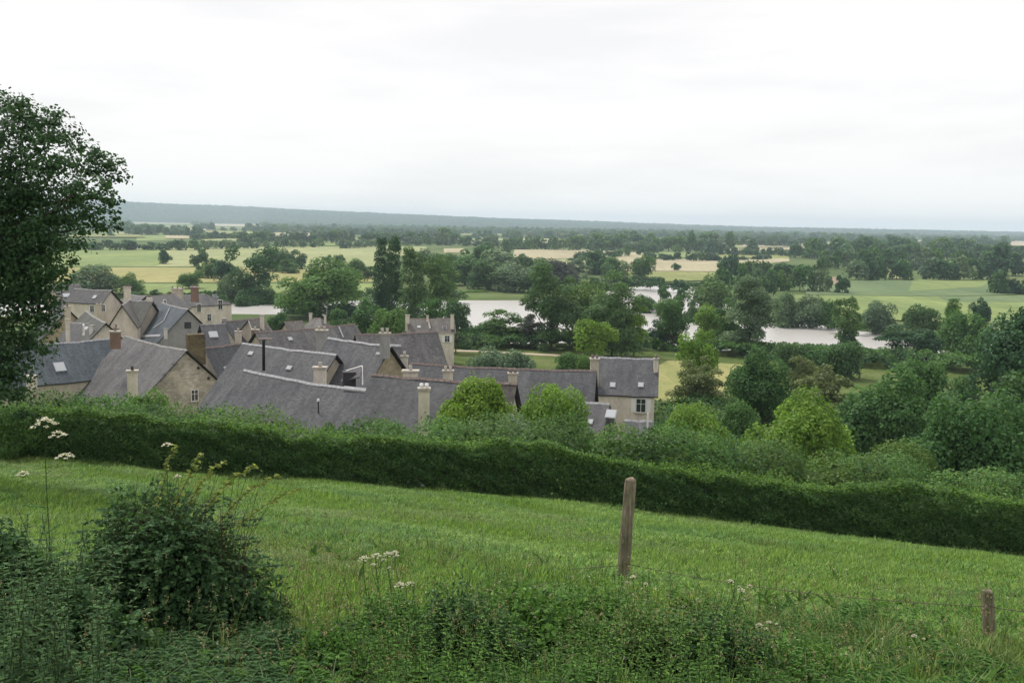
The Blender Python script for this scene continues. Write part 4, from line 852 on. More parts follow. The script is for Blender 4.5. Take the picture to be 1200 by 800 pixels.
# ================================================================== HEDGE
hx = [(-120,534),(0,540),(160,548),(300,566),(430,577),(600,590),(800,614),(1000,642),(1200,664),(1330,690)]
HP = np.array([at(x, y, 36.) for x, y in hx])
def hedge():
    V = []; c0 = HP[len(HP)//2]; base = np.array((c0[0], c0[1], gz(c0[0], c0[1])))
    r = empty('hedge', tuple(base), 'long trimmed dark green hedge crossing the meadow below the village', 'hedge')
    n = 74000; k = rng.uniform(HP[0][0], HP[-1][0], n); hgt = 1.88+.35*sst(11, 16, k)+.24*wob(k, 0*k, 2.3)+.17*wob(k, 0*k, .8, 3)+.08*wob(k, 0*k, .27, 5); dep = 1.6+.08*wob(k, 0*k, 1.7, 2)
    face = rng.random(n); ft = face < .58; a = rng.random(n)
    yo = np.where(ft, .26*wob(k, a*9, .9, 1)+.18*wob(k*1., a*4, .3, 2)-rng.exponential(.035, n)*-1, rng.random(n)*dep); zz = np.where(ft, a*hgt, hgt-.18*(np.abs(rng.random(n)*0)+0)+0)
    # gentle shoulder at the front top edge
    sh = np.clip((zz-hgt+.35)/.35, 0, 1); yo = yo+np.where(ft, sh**2*.18, 0); edge = np.clip((.35-yo)/.35, 0, 1); zz = zz-np.where(~ft, edge**2*.12, 0)
    yy = 36+yo; zg = terrain(k, yy); zz = zz+zg-np.where(~ft, rng.exponential(.05, n), 0)+np.where(~ft, np.abs(rng.normal(0, .07, n)), 0)
    out = np.where(ft[:, None], np.array((0, -1., .15)), np.array((0, -.15, 1.)))
    P = np.stack([k, yy, zz], 1)-base; Q = leaves_at(P, out, .095, .7); patch = .5+.5*wob(k, zz*3, 1.1, 6); v = np.clip(rng.random(n)*.7+.3*patch, 0, 1)
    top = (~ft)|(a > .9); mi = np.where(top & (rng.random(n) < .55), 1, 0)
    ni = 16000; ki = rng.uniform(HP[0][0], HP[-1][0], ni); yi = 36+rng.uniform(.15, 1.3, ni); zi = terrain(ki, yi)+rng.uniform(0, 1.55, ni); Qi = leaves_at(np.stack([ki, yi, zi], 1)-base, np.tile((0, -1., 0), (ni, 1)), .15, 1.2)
    holes = ft & (wob(k, zz*2.5, .45, 9) > .62) & (rng.random(n) < .75); Q, v, mi = Q[~holes], v[~holes], mi[~holes]
    ns = 3800; ks_ = rng.uniform(HP[0][0], HP[-1][0], ns); ys_ = 36+rng.uniform(.0, 1.5, ns); As = np.stack([ks_, ys_, terrain(ks_, ys_)+1.78+.35*sst(11, 16, ks_)], 1)-base; Bs = As+np.stack([rng.normal(0, .08, ns), rng.normal(-.03, .08, ns), rng.uniform(.1, .42, ns)*(1+.6*wob(ks_, ys_, 1.3, 4))], 1); f_ = rng.random((ns, 4, 1)); PP = (As[:, None]*(1-f_)+Bs[:, None]*f_+rng.normal(0, .025, (ns, 4, 3))).reshape(-1, 3); Qi = np.concatenate([Qi, leaves_at(PP, np.tile((0, -.4, .6), (len(PP), 1)), .075, .5)])
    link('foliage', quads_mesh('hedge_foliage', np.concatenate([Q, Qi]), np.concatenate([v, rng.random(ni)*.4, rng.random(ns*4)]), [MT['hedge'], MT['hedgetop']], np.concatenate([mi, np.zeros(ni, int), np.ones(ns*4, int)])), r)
    # woody stems inside
    parts = []
    for i in range(230):
        x = random.uniform(HP[0][0], HP[-1][0]); y = 36.5+random.uniform(-.15, .5); z = gz(x, y); parts.append(tube_vf([(x, y, z-.1), (x+random.uniform(-.2, .2), y, z+.8), (x+random.uniform(-.4, .4), y+random.uniform(-.3, .3), z+1.5)], [.03, .022, .01], 4))
    V, F = join(parts); obj('stems', V, F, MT['bark'], r)['kind'] = 'stuff'
hedge()
def thicket(name, n, X0, X1, Y0, Y1, topf, size, m1, m2, seed, onbank=None):
    r = np.random.default_rng(seed); X = r.uniform(X0, X1, n); Y = r.uniform(Y0, Y1, n)+(onbank(X) if onbank else 0); g = terrain(X, Y); hgt = topf(X, Y)
    nd = int((X1-X0)*(Y1-Y0)/ (2.6 if (Y1-Y0) < 12 else 20)); cx = r.uniform(X0, X1, nd); cy = r.uniform(Y0, Y1, nd)+(onbank(cx) if onbank else 0); cr_ = r.uniform(.7, 1.8, nd)*(1 if (Y1-Y0) < 12 else 2.6)
    dome = np.zeros(n)
    did = np.zeros(n, int); nrm_ = np.tile(np.array((0, -.2, .6)), (n, 1))
    for i_, (a_, b_, c_) in enumerate(zip(cx, cy, cr_)):
        q_ = np.sqrt(np.clip(1-((X-a_)**2+(Y-b_)**2)/c_**2, 0, 1))*min(c_*1.05, 2.1); w_ = q_ > dome; dome[w_] = q_[w_]; did[w_] = i_+1; nrm_[w_, 0] = (X[w_]-a_)/c_*1.4; nrm_[w_, 1] = (Y[w_]-b_)/c_*1.4; nrm_[w_, 2] = q_[w_]/c_
    dv = r.random(nd+1)
    lump = .55*wob(X, Y, 1.5, seed)+.3*wob(X, Y, .62, seed+1)+.16*wob(X, Y, .27, seed+2)
    top = g+np.maximum(.25, hgt-1.35*np.minimum(hgt, 1.)+dome*np.clip(hgt, 0, 1)+np.minimum(hgt, 1.5)*.12*lump); dz = r.exponential(.30, n)
    Z = np.maximum(g+.05, top-dz); P = np.stack([X, Y, Z], 1); Q = leaves_at(P, nrm_, size, .9)
    v = np.clip(r.random(n)*.45+.75*dv[did]-.15, 0, 1); mi = ((dv[did]*7.3 % 1)+r.normal(0, .12, n) > .62).astype(int)
    # upright flowering/leafy shoots on top
    ns = n//22; j = r.choice(n, ns); A = np.stack([X[j], Y[j], top[j]-.1], 1); B = A+np.stack([r.normal(0, .06, ns), r.normal(0, .06, ns), r.uniform(.12, .38, ns)], 1); f_ = r.random((ns, 5, 1)); PP = (A[:, None]*(1-f_)+B[:, None]*f_+r.normal(0, size*.25, (ns, 5, 3))).reshape(-1, 3); Q2 = leaves_at(PP, np.tile((0, -.4, .6), (len(PP), 1)), size*.8, .5)
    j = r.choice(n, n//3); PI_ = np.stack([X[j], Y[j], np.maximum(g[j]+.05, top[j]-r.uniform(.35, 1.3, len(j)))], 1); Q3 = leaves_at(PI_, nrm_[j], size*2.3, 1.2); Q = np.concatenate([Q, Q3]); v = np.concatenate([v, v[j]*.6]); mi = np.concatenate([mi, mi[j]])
    o = link(name, quads_mesh(name, np.concatenate([Q, Q2]), np.concatenate([v, r.random(ns*5)]), [MT[m1], MT[m2]], np.concatenate([mi, np.ones(ns*5, int)]))); o['kind'] = 'stuff'; return o
_tpx = [-150, 0, 60, 130, 200, 300, 400, 500, 600, 700, 850, 1000, 1150, 1350]; _tpy = [475, 482, 482, 480, 486, 494, 506, 506, 508, 508, 514, 530, 556, 590]
def top1(X, Y):
    px = proj_many(np.stack([X, Y, np.full(len(X), 17.)], 1))[:, 0]; ty = np.interp(px, _tpx, _tpy)
    Zt = np.array([at(a, b, 42.)[2] for a, b in zip(_tpx, _tpy)]); zt = np.interp(px, _tpx, Zt); return np.clip(zt-terrain(X, 0*Y+42), .8, 5)*np.clip((47.5-Y)/3, .3, 1)*np.clip(.72+(Y-37.3)/6, .5, 1.)
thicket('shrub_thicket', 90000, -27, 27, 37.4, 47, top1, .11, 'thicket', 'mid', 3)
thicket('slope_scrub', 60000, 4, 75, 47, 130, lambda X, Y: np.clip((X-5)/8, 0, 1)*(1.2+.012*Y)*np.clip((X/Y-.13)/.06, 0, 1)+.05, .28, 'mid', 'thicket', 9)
_nb = NEAR[np.argsort(NEAR[:, 0])]
thicket('bank_scrub', 26000, -15, 130, -19, -1, lambda X, Y: np.full(len(X), 2.3), .5, 'dark', 'mid', 21, lambda X: np.interp(X, _nb[:, 0], _nb[:, 1])-14*sst(48, 60, X))
# ================================================================== MEADOW GRASS
def tuft(nb, hgt, rad, seed, bend=.35, wd=.007):
    r = np.random.default_rng(seed); a = r.uniform(0, 6.28, nb); rr = rad*np.sqrt(r.random(nb)); P = np.stack([rr*np.cos(a), rr*np.sin(a), np.full(nb, -.02)], 1)
    h = hgt*r.uniform(.45, 1.15, nb); dr = np.stack([np.cos(a+r.normal(0, 1, nb)), np.sin(a+r.normal(0, 1, nb)), 0*a], 1); Mm = P+dr*(h*bend*.35)[:, None]+np.array((0, 0, 1.))*(h*.6)[:, None]; T_ = P+dr*(h*bend*1.2)[:, None]+np.array((0, 0, 1.))*(h*.98)[:, None]
    S = unit(np.cross(dr, (0, 0, 1.)))*wd; Q = np.concatenate([np.stack([P-S, P+S, Mm+S*.8, Mm-S*.8], 1), np.stack([Mm-S*.8, Mm+S*.8, T_+S*.1, T_-S*.1], 1)]); v = r.random(nb); return Q, np.concatenate([v, v])
def meadow_pts(n, y0, y1, pw=1.0):
    Y = y0+(y1-y0)*rng.random(n)**pw; X = rng.uniform(-.62, .62, n)*Y; return X, Y
Q, v = tuft(34, .13, .16, 1); g0 = ground_hit(560, 640); s1 = link('grass_tuft', quads_mesh('grass_tuft', Q, v, [MT['grass']]), None, tuple(g0)); s1['kind'] = 'stuff'
Q, v = tuft(26, .24, .13, 2, .5, .006); g0 = ground_hit(420, 690); s2 = link('grass_tuft', quads_mesh('grass_tuft_tall', Q, v, [MT['tall']]), None, tuple(g0)); s2['kind'] = 'stuff'
Q, v = tuft(34, .12, .17, 8, .5); g0 = ground_hit(900, 690); s1b = link('grass_tuft', quads_mesh('grass_tuft_deep', Q, v, [MT['grass_dark']]), None, tuple(g0)); s1b['kind'] = 'stuff'
X, Y = meadow_pts(52000, 4.5, 36.6, .8); Z = terrain(X, Y); s_ = rng.uniform(.6, 1.25, len(X))*(1+.35*wob(X, Y, 1.1, 2))*(1+.015*Y); sz = s_*(.56+.38*wob(X, Y, 1.7, 7)+.30*wob(X, Y, .55, 3))
dk = (wob(X, Y, 2.4, 11)*.6+wob(X, Y, .8, 13)*.4+rng.normal(0, .25, len(X)) > .22)
Q, v = tuft(22, .13, .17, 9, .6); g0 = ground_hit(360, 660); s1c = link('grass_tuft', quads_mesh('grass_tuft_pale', Q, v, [MT['tall']]), None, tuple(g0)); s1c['kind'] = 'stuff'
pl_ = (wob(X, Y, 1.5, 21)*.5+wob(X, Y, 4.2, 23)*.4+rng.normal(0, .25, len(X))+.25*np.clip((-.12-X/Y)/.1, -1, 1)*(Y < 16) > .42)
for k_, s0_ in ((~dk & ~pl_, s1), (dk & ~pl_, s1b), (pl_, s1c)): gn_scatter('meadow_grass', np.stack([X, Y, Z], 1)[k_], np.stack([s_, s_, sz], 1)[k_], s0_)
X, Y = meadow_pts(15000, 4.2, 36.5, .9); k = (wob(X, Y, 2.3, 4)+rng.normal(0, .35, len(X)) + np.clip((9-Y)/6, -.5, .4) > .45) | (Y > 35.3); X, Y = X[k], Y[k]; s_ = rng.uniform(.5, 1.2, len(X)); gn_scatter('tall_grass', np.stack([X, Y, terrain(X, Y)], 1), np.stack([s_, s_, s_], 1), s2)
# ================================================================== FENCE
def post(pxb, pyb, pxt, pyt, wpx, label, knob=True):
    b = ground_hit(pxb, pyb); t = at(pxt, pyt, b[1]-.02); r_ = wpx*b[1]/FPX/2; k = 10; V = []; F = []
    lv = [(-.25, 1.08), (0, 1.06), (.25, 1.02), (.5, 1.0), (.75, .97), (.93, .95), (.985, .86), (1., .6)]
    for f, s in lv:
        c = b+(t-b)*f if f > 0 else b+np.array((0, 0, f))
        for j in range(k):
            a = 6.28318*j/k; rr = r_*s*(1+.09*math.sin(3*a+f*2)+.04*math.sin(7*a+f*9)); V.append((c[0]+rr*math.cos(a), c[1]+rr*math.sin(a), c[2]+(.012*math.sin(a*2) if f > .9 else 0)))
    for i in range(len(lv)-1):
        for j in range(k): F.append((i*k+j, i*k+(j+1) % k, (i+1)*k+(j+1) % k, (i+1)*k+j))
    F.append(tuple((len(lv)-1)*k+j for j in range(k))); o = obj('fence_post', V, F, MT['wood'], org=tuple(b)); tag(o, label, 'fence post', 'weathered wooden fence posts in the meadow'); return b, t, r_
p1 = post(729, 684, 738.5, 560, 15, 'tall weathered fence post leaning slightly right, centre right of the meadow')
p2 = post(1161, 764, 1157, 691, 15, 'short dark fence post near the right edge of the meadow')
def wire(a, b, sag, label, n=16):
    P = [a+(b-a)*i/n-np.array((0, 0, sag*4*(i/n)*(1-i/n))) for i in range(n+1)]; V, F = tube_vf(P, [.004]*(n+1), 4)
    parts = [(V, F)]
    for i in range(int(np.linalg.norm(b-a)/.35)):
        f = random.random(); j = f*n; i0 = int(j); c = P[i0]+(P[min(i0+1, n)]-P[i0])*(j-i0); d = np.array((random.uniform(-.01, .01), .004, .016)); parts.append(tube_vf([c-d, c+d], [.0025, .0025], 3))
    V, F = join(parts); o = obj('fence_wire', V, F, MT['rust'], org=tuple(a)); tag(o, label, 'wire')
e1 = p1[0]+(p1[1]-p1[0])*.22+np.array((0, -.09, 0)); e2 = p2[0]+(p2[1]-p2[0])*.78+np.array((0, -.07, 0)); wire(e1, e2, .10, 'rusty barbed wire strand stretched between the tall and the short fence post')
e3 = at(1290, 716, p2[0][1]-1.2); wire(e2, e3, .04, 'rusty barbed wire strand running from the short post out of the right edge')
e4 = at(300, 664, 15.5); e1b = p1[0]+(p1[1]-p1[0])*.2+np.array((-.03, -.09, 0)); wire(e1b, e4, .12, 'sagging wire strand going left from the tall post into the weeds')
# ================================================================== FOREGROUND PLANTS
def stemq(P, w0, w1):
    """polyline stems as crossed ribbons"""
    P = np.asarray(P); n = len(P)-1; ws = np.linspace(w0, w1, n+1); out = []
    for ax in ((1, 0, 0), (0, 1, 0)):
        for i in range(n):
            s = np.array(ax, float); out.append([P[i]-s*ws[i], P[i]+s*ws[i], P[i+1]+s*ws[i+1], P[i+1]-s*ws[i+1]])
    return np.array(out)
def nettle(h, seed):
    r = np.random.default_rng(seed); k = int(h/.04); P = [np.array((0, 0, -.05))]; d = np.array((r.normal(0, .12), r.normal(0, .12), 1.))
    for i in range(k): P.append(P[-1]+d*h/k+np.array((r.normal(0, .004), r.normal(0, .004), 0)))
    P = np.array(P); S = stemq(P, .004, .002); B = []; D = []; Nn = []; ln = []
    for i in range(2, k+1):
        for s in (0, math.pi):
            a = s+(i % 2)*math.pi/2+r.normal(0, .2); f = i/k; B.append(P[i]); D.append((math.cos(a), math.sin(a), .25-.5*(1-f)*r.random())); Nn.append((0, 0, 1)); ln.append((.075-.045*f)*r.uniform(.7, 1.2))
    ln = np.array(ln); Lq = leaf2(np.array(B), unit(np.array(D)), np.array(Nn, float), ln, ln*.42); return S, Lq
def assemble(list_sl, name, mats, org, stemmat=1, v0=0):
    Q = []; v = []; mi = []
    for S, Lq, lm in list_sl:
        if len(S): Q.append(S); v.append(np.full(len(S), .5)); mi.append(np.full(len(S), stemmat))
        if len(Lq): hN = len(Lq)//2; rv = rng.random(max(hN, 1)); Q.append(Lq); v.append(np.concatenate([rv[:hN], rv[:hN]]) if len(Lq) == 2*hN else rng.random(len(Lq))); mi.append(np.full(len(Lq), lm))
    return quads_mesh(name, np.concatenate(Q), np.concatenate(v), mats, np.concatenate(mi))
def xf(Q, p, a, s):
    c, sn = math.cos(a)*s, math.sin(a)*s; R_ = np.array(((c, -sn, 0), (sn, c, 0), (0, 0, s))); return Q@R_.T+p
# weed patches: nettles, docks and vetch
NT = [nettle(random.uniform(.5, 1.0), i) for i in range(9)]
def fern(seed):   # feathery low leaves (cow parsley foliage)
    r = np.random.default_rng(seed); S = []; B = []; D = []; ln = []
    for f in range(5):
        a = r.uniform(0, 6.28); L_ = r.uniform(.25, .42); P = np.array([(math.cos(a)*L_*t, math.sin(a)*L_*t, L_*(.9*t-.5*t*t)) for t in np.linspace(0, 1, 8)]); S.append(stemq(P, .003, .0015))
        for i in range(2, 8):
            for s in (-1, 1):
                b = a+s*1.1; m_ = L_*.34*(1-i/9.); 
                for u in (.35, .7, 1.):
                    for ss in (-.6, .0, .6): B.append(P[i]+np.array((math.cos(b), math.sin(b), .05))*m_*u); D.append((math.cos(b+ss*s), math.sin(b+ss*s), -.1)); ln.append(.035+.3*m_*(1.1-u))
    ln = np.array(ln); return np.concatenate(S), leaf2(np.array(B), unit(np.array(D)), np.tile((0, 0, 1.), (len(B), 1)), ln, ln*.4)
FT = [fern(i) for i in range(5)]
def dock(seed):
    r = np.random.default_rng(seed); n = 9; a = r.uniform(0, 6.28, n); D = np.stack([np.cos(a), np.sin(a), r.uniform(.4, 1.6, n)], 1); ln = r.uniform(.16, .30, n); return np.zeros((0, 4, 3)), leaf2(np.zeros((n, 3)), unit(D), np.tile((0, 0, 1.), (n, 1))-D*.3, ln, ln*.28)
DK = [dock(i) for i in range(4)]
def patch(name, n, region, tmpl, mats, lm, org, smin=.7, smax=1.2, dens=None):
    L_ = []; c = 0
    while c < n:
        px = random.uniform(region[0], region[2]); py = random.uniform(region[1], region[3])
        if dens and random.random() > dens(px, py): c += .2; continue
        d = ray(px, py); p = None
        # quick plane solve for the near slope
        t = (1.72)/(-d[2]-.235*d[1]); p = CP+d*t; 
        if p[1] > 30 or t < 0: continue
        p[2] = gz(p[0], p[1]); S, Lq = random.choice(tmpl); a = random.uniform(0, 6.28); s = random.uniform(smin, smax); L_.append((xf(S, p-org, a, s) if len(S) else S, xf(Lq, p-org, a, s), lm)); c += 1
    return link(name, assemble(L_, name, mats, org), None, tuple(org))
og = ground_hit(600, 780)
def dcen(px, py):
    e = ((px-640)/235)**2+((py-800)/95)**2; return 1. if e < 1 else .06
o = patch('nettle_patch', 420, (380, 712, 900, 860), NT, [MT['bramble'], MT['stem'], MT['weed']], 2, og, .5, 1.0, dcen); o['kind'] = 'stuff'
o = patch('cow_parsley_leaves', 170, (380, 715, 1190, 860), FT, [MT['weed'], MT['stem'], MT['weed']], 0, og, .7, 1.3, lambda x, y: .75); o['kind'] = 'stuff'
og2 = ground_hit(150, 790)
o = patch('fern_growth', 170, (-20, 735, 380, 880), FT, [MT['bramble'], MT['stem']], 0, og2, .6, 1.4); o['kind'] = 'stuff'
o = patch('fern_growth', 120, (-20, 745, 420, 880), FT, [MT['weed'], MT['stem']], 0, og2, .5, 1.1); o['kind'] = 'stuff'
o = patch('dark_nettles', 200, (-40, 730, 130, 880), NT, [MT['bramble'], MT['stem']], 0, og2, .8, 1.35); o['kind'] = 'stuff'
o = patch('dock_leaves', 120, (300, 650, 1200, 840), DK, [MT['weed'], MT['stem']], 0, og, .6, 1.1); o['kind'] = 'stuff'
# bramble bush
def bramble(px, pybase, wpx, ytop, label, n=9000, cane=60, leafs=.06, name='bramble_bush', mt='bramble'):
    b = ground_hit(px, pybase); t = at(px, ytop, b[1]+.2); H_ = t[2]-b[2]; W_ = wpx*b[1]/FPX/2; r = empty(name, tuple(b), label, 'bush')
    S = []; B = []; D = []; Nn = []
    for i in range(cane):
        a = random.uniform(0, 6.28); L_ = random.uniform(.5, 1.05); hh = H_*random.uniform(.55, 1.05)*(1-.35*L_*L_+.1); P = []
        for t_ in np.linspace(0, 1, 14): P.append(np.array((math.cos(a)*W_*L_*t_**1.4, math.sin(a)*W_*L_*.9*t_**1.4, hh*(1.9*t_-1.05*t_*t_)-.05)))
        P = np.array(P); S.append(stemq(P, .005, .002))
        for j in range(3, 14):
            for q in range(2):
                f = random.random(); base = P[j-1]*(1-f)+P[j]*f; aa = random.uniform(0, 6.28)
                for s in (-.9, 0, .9): B.append(base); D.append((math.cos(aa+s), math.sin(aa+s), random.uniform(-.2, .5))); Nn.append((random.gauss(0, .3), random.gauss(0, .3)-.2, 1))
    d = randdirs(n); d[:, 2] = np.abs(d[:, 2]); rad = (1-.45*rng.random(n)**2)*(1+.1*np.sin(d[:, 0]*9)+.1*np.cos(d[:, 1]*8+d[:, 2]*7)); sub = np.array([(0, 0, .0, .78), (.38, -.1, 0, .62), (-.42, .05, 0, .58), (.1, -.3, .28, .5), (-.15, .1, .36, .52), (.62, 0, -.05, .42), (-.66, 0, -.05, .40)]); si = rng.choice(7, n, p=(.24, .16, .15, .14, .13, .09, .09)); sh = (sub[si, :3]+d*rad[:, None]*sub[si, 3:4])*np.array((W_, W_*.85, H_*1.05)); sh[:, 2] = np.maximum(sh[:, 2], .02); B = np.concatenate([np.array(B), sh]); dd = randdirs(n); D = np.concatenate([np.array(D), dd]); Nn = np.concatenate([np.array(Nn, float), d+randdirs(n)*.5+np.array((0, 0, .4))])
    ln = leafs*rng.uniform(.7, 1.35, len(B)); Lq = leaf2(B, unit(D), unit(Nn), ln, ln*.62)
    link('foliage', assemble([(np.zeros((0, 4, 3)), Lq, 0)], 'foliage', [MT[mt], MT['cane']], b), r); c = link('canes', quads_mesh('canes', np.concatenate(S), np.full(sum(len(s) for s in S), .5), [MT['cane']]), r)
    return b, H_, W_, r
bb = bramble(198, 752, 285, 556, 'dense dark bramble bush in the left foreground', 25000, 160, .046)
bramble(10, 760, 190, 598, 'dark bramble bush cut by the left edge of the picture', 11000, 50)
bramble(95, 800, 200, 668, 'low dark bramble clump between the two larger bushes', 8000, 30)
for _x, _y, _w, _t, _m, _l, _n in [(470,775,172,685,'weed','leafy weed clump left of the bottom centre',4200),(545,790,172,668,'bramble','dark leafy clump just left of the bottom centre weeds',4600),(700,775,172,670,'weed','leafy weed clump left of the foot of the tall post',4600),(760,800,149,686,'light','pale leafy clump below the tall post',3600),(845,800,161,702,'bramble','dark leafy clump right of the small weedy bush',4000),(395,800,161,718,'weed','low leafy clump between the left bush and the bottom centre',3600),(950,812,195,740,'weed','low leafy clump at the bottom edge between the posts',3600),(330,795,149,715,'bramble','low leafy clump at the right foot of the large left bush',3600)]:
    bramble(_x, _y, _w, _t, _l, int(_n*1.5), 30, .034, 'weed_clump', _m)
bramble(620, 790, 230, 672, 'low weedy bush at the bottom centre of the picture', 6000, 40, .05, 'weed_clump', 'weed'); bramble(790, 800, 110, 712, 'small weedy bush right of the bottom centre', 3500, 25, .045, 'weed_clump', 'weed')
# long arching shoots above the bramble
def shoot(p0, p1, rise, n, label, lm='shoot', ln=.05):
    a = ground_hit(*p0) if False else at(p0[0], p0[1], 8.3); e = at(p1[0], p1[1], 8.0); P = np.array([a+(e-a)*t+np.array((0, 0, rise*math.sin(math.pi*t))) for t in np.linspace(0, 1, 14)]); S = stemq(P-a, .0035, .0018); B = []; D = []
    n = n*2
    for i in range(n):
        f = .35+.65*(i+.5)/n; j = f*13; i0 = min(int(j), 12); b = P[i0]+(P[i0+1]-P[i0])*(j-i0)-a; aa = random.uniform(0, 6.28)
        for s in (-.8, 0, .8): B.append(b); D.append((math.cos(aa+s), math.sin(aa+s)*.6, random.uniform(-.3, .6)))
    lnn = ln*rng.uniform(.6, 1.15, len(B)); Lq = leaf2(np.array(B), unit(np.array(D)), unit(np.tile((0, -.5, 1.), (len(B), 1))+randdirs(len(B))*.4), lnn, lnn*.55)
    r = empty('bramble_shoot', tuple(a), label, 'bramble shoot', 'long bramble shoots arching above the left bush')
    link('stem', quads_mesh('stem', S, np.full(len(S), .5), [MT['cane']]), r); link('leaves', assemble([(np.zeros((0, 4, 3)), Lq, 0)], 'leaves', [MT[lm]], a), r)
for i, (p0, p1, rise, n, lab) in enumerate([((175,640),(205,520),.05,9,'upright leafy bramble shoot, leftmost above the dark bush'),((200,640),(262,540),.12,11,'leafy bramble shoot second from the left above the bush'),((215,640),(300,545),.12,12,'leafy bramble shoot arching right, below the hedge foot'),((230,650),(328,556),.12,12,'longest pale bramble shoot reaching right over the meadow'),
        ((240,660),(352,572),.10,10,'lowest bramble shoot with pale leaves at its right tip'),((190,640),(238,530),.08,10,'short bramble shoot with yellowish leaves above the bush centre')]): shoot(p0, p1, rise, n, lab)
def barestalks():
    S = []
    a0 = at(190, 690, 8.4)
    for i in range(60):
        x0 = random.uniform(120, 290); a = at(x0, random.uniform(640, 700), 8.3); e = at(x0+random.uniform(-10, 75), random.uniform(545, 610), 8.2); P = np.array([a+(e-a)*t for t in np.linspace(0, 1, 5)]); P[:, 2] += .04*np.sin(np.linspace(0, 3.14, 5)); S.append(stemq(P-a0, .0028, .0012))
    Q = np.concatenate(S); o = link('bare_stalks', quads_mesh('bare_stalks', Q, rng.random(len(Q)), [MT['cane']]), None, tuple(a0)); o['kind'] = 'stuff'
barestalks()
# umbels
def umbel(px, py, pxb, pyb, Rp, label, Y=None, grp=None, heads=1, leaves=3, mt='petal'):
    b = ground_hit(pxb, pyb); 
    if Y: q = at(pxb, pyb, Y); b = np.array((q[0], Y, gz(q[0], Y)))
    t = at(px, py, b[1]); R0 = Rp*b[1]/FPX; r = empty('umbel_plant', tuple(b), label, 'wild flower', grp); P = np.array([(t-b)*f+np.array((.03*math.sin(f*5), 0, 0)) for f in np.linspace(0, 1, 9)]); S = [stemq(P, .006, .003)]; pet = []; R0 *= .85; hc = [(P[-1], R0)]
    for k in range(heads-1):
        f = random.uniform(.72, .92); s = P[0]+(P[-1]-P[0])*f; e = s+np.array((random.choice([-1, 1])*R0*random.uniform(1.2, 2.2), random.uniform(-.1, .1), R0*random.uniform(.4, 2.2))); S.append(stemq([s, (s+e)/2+(0, 0, -.01), e], .003, .002)); hc.append((e, R0*random.uniform(.45, .75)))
    for c, R_ in hc:
        pet = []
        for k in range(13):
            a = k*2.4; rr = R_*math.sqrt(k/13.); q = c+np.array((math.cos(a)*rr, math.sin(a)*rr, R_*.55-rr*rr/R_*.6+random.uniform(-.1, .1)*R_)); S.append(stemq([c-(0, 0, R_*.5), q], .0012, .001)); n = 14; dd = randdirs(n)*R_*.20; dd[:, 2] *= .4; Pp = q+dd; pet.append(leaves_at(Pp, np.tile((0, -.3, 1.), (n, 1)), R_*.13+.004, .8, .9))
        Q = np.concatenate(pet); link('flower_head', quads_mesh('flower_head', Q, rng.random(len(Q)), [MT[mt]]), r)
    link('stem', quads_mesh('stem', np.concatenate(S), np.full(sum(map(len, S)), .5), [MT['stem']]), r)
    B = []; D = []
    for k in range(leaves):
        f = .15+.6*k/max(leaves, 1); c = P[0]+(P[-1]-P[0])*f; a = random.uniform(0, 6.28)
        for u in range(5):
            for s in (-.9, 0, .9): B.append(c+np.array((math.cos(a), math.sin(a), .3))*.03*u); D.append((math.cos(a+s), math.sin(a+s), .2))
    if leaves: ln = np.full(len(B), .045)*rng.uniform(.7, 1.3, len(B)); link('leaves', assemble([(np.zeros((0, 4, 3)), leaf2(np.array(B), unit(np.array(D)), np.tile((0, 0, 1.), (len(B), 1)), ln, ln*.5), 0)], 'leaves', [MT['weed']], b), r)
umbel(58, 498, 52, 745, 17, 'tall dark hogweed stalk with whitish seed heads against the hedge, left side', Y=7.8, heads=4, leaves=5)
umbel(200, 522, 195, 700, 7, 'whitish umbel poking above the bramble bush', Y=8.3, heads=2, leaves=0)
um = [(430,655,425,740,8,'cream umbel, leftmost of the cluster in the meadow centre left'),(444,652,442,742,8,'cream umbel second from the left in the meadow cluster'),(458,650,455,738,7,'cream umbel third from the left in the meadow cluster'),(466,648,470,742,6,'highest cream umbel at the right of the meadow cluster'),(473,686,476,752,8,'cream umbel standing lower right of the meadow cluster'),(452,714,455,765,6,'small whitish umbel low left of the bottom centre weeds'),(481,706,483,765,7,'white umbel just left of the bottom centre weeds'),
      (860,681,862,735,5,'small white umbel right of the tall post'),(872,692,874,745,6,'white umbel low between the two fence posts'),(894,733,896,775,6,'flat white umbel among the grasses between the posts'),(905,729,908,775,4,'tiny white umbel beside the flat one between the posts'),(745,676,742,722,5,'white umbel at the foot of the tall post'),(760,684,758,722,4,'small white umbel right of the tall post foot'),(1075,745,1077,780,4,'tiny white umbel left of the short post')]
for u in um: umbel(*u[:5], u[5], heads=2, leaves=2, grp='white umbels scattered in the meadow')
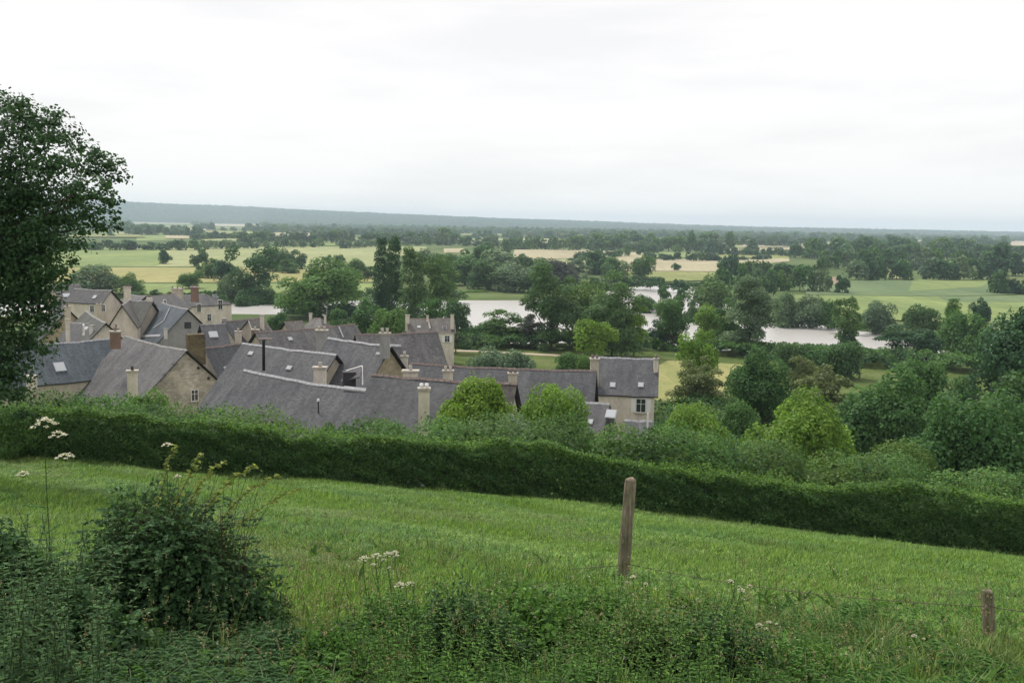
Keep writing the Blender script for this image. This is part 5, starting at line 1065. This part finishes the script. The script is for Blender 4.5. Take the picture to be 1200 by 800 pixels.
# small yellow and white meadow flowers: stuff
def specks(name, n, region, m, size, hgt):
    Q = []; og_ = ground_hit((region[0]+region[2])/2, (region[1]+region[3])/2)
    for i in range(n):
        px = random.gauss((region[0]+region[2])/2, (region[2]-region[0])/3.5); py = random.uniform(region[1], region[3]); d = ray(px, py); t = 1.72/(-d[2]-.235*d[1])
        if t < 0 or d[1]*t > 34: continue
        p = CP+d*t; p[2] = gz(p[0], p[1])+random.uniform(.5, 1.)*hgt; P = p-og_+rng.normal(0, size*.6, (5, 3)); Q.append(leaves_at(P, np.tile((0, -.3, 1.), (5, 1)), size, .6, .8)); Q.append(stemq([p-og_-(0, 0, hgt*.9), p-og_], .0015, .001))
    Q = np.concatenate(Q); o = link(name, quads_mesh(name, Q, rng.random(len(Q)), [MT[m]]), None, tuple(og_)); o['kind'] = 'stuff'
specks('yellow_flowers', 150, (700, 712, 830, 790), 'yellow', .012, .35); specks('white_flowers', 700, (-100, 590, 1300, 800), 'petal', .012, .2); specks('white_flowers', 110, (690, 700, 900, 800), 'petal', .012, .3); specks('dry_seed_heads', 800, (230, 620, 560, 820), 'dry', .012, .30); specks('dry_seed_heads', 300, (700, 650, 1200, 800), 'dry', .014, .28)
def seeding(n, reg, name='seeding_grass'):
    o0 = ground_hit((reg[0]+reg[2])/2, (reg[1]+reg[3])/2); Q = []; mi = []
    for i in range(n):
        px, py = random.uniform(reg[0], reg[2]), random.uniform(reg[1], reg[3]); d = ray(px, py); t = 1.72/(-d[2]-.235*d[1]); p = CP+d*t; p[2] = gz(p[0], p[1]); h = random.uniform(.35, .85); a = random.uniform(0, 6.28); L_ = random.uniform(.05, .3)
        P = np.array([p-o0+np.array((math.cos(a)*L_*f*f, math.sin(a)*L_*f*f, h*(f-.12*f*f*L_/.3))) for f in np.linspace(0, 1, 6)]); S = stemq(P, .0016, .0009); k = random.randint(8, 16); hp = P[-1]+(P[-2]-P[-1])*rng.uniform(-.1, .9, (k, 1))+rng.normal(0, .008, (k, 3)); Lf = leaves_at(hp, np.tile((0, -1., .2), (k, 1)), .018, .5, .35)
        Q += [S, Lf]; mi += [0]*len(S)+[1]*len(Lf)
    Q = np.concatenate(Q); o = link(name, quads_mesh(name, Q, rng.random(len(Q)), [MT['tall'], MT['dry']], mi), None, tuple(o0)); o['kind'] = 'stuff'
seeding(420, (340, 690, 900, 830)); seeding(170, (880, 720, 1200, 830)); seeding(120, (250, 640, 420, 760)); seeding(90, (-20, 720, 300, 840))
# ================================================================== HAZE
hb = [(-15000, -400, -3.5), (15000, -400, -3.5), (15000, 11300, -3.5), (-15000, 11300, -3.5)]; ht = [(x, y, 145.) for x, y, z in hb]
m = bpy.data.materials.new('haze_air'); m.use_nodes = True; t = m.node_tree; t.nodes.clear(); pv = t.nodes.new('ShaderNodeVolumePrincipled'); pv.inputs['Density'].default_value = HAZE; pv.inputs['Color'].default_value = (.70, .84, 1, 1); pv.inputs['Anisotropy'].default_value = .0
mo = t.nodes.new('ShaderNodeOutputMaterial'); t.links.new(pv.outputs[0], mo.inputs['Volume'])
o = obj('haze', hb+ht, [(3, 2, 1, 0), (4, 5, 6, 7), (0, 1, 5, 4), (1, 2, 6, 5), (2, 3, 7, 6), (3, 0, 4, 7)], m); o['kind'] = 'stuff'
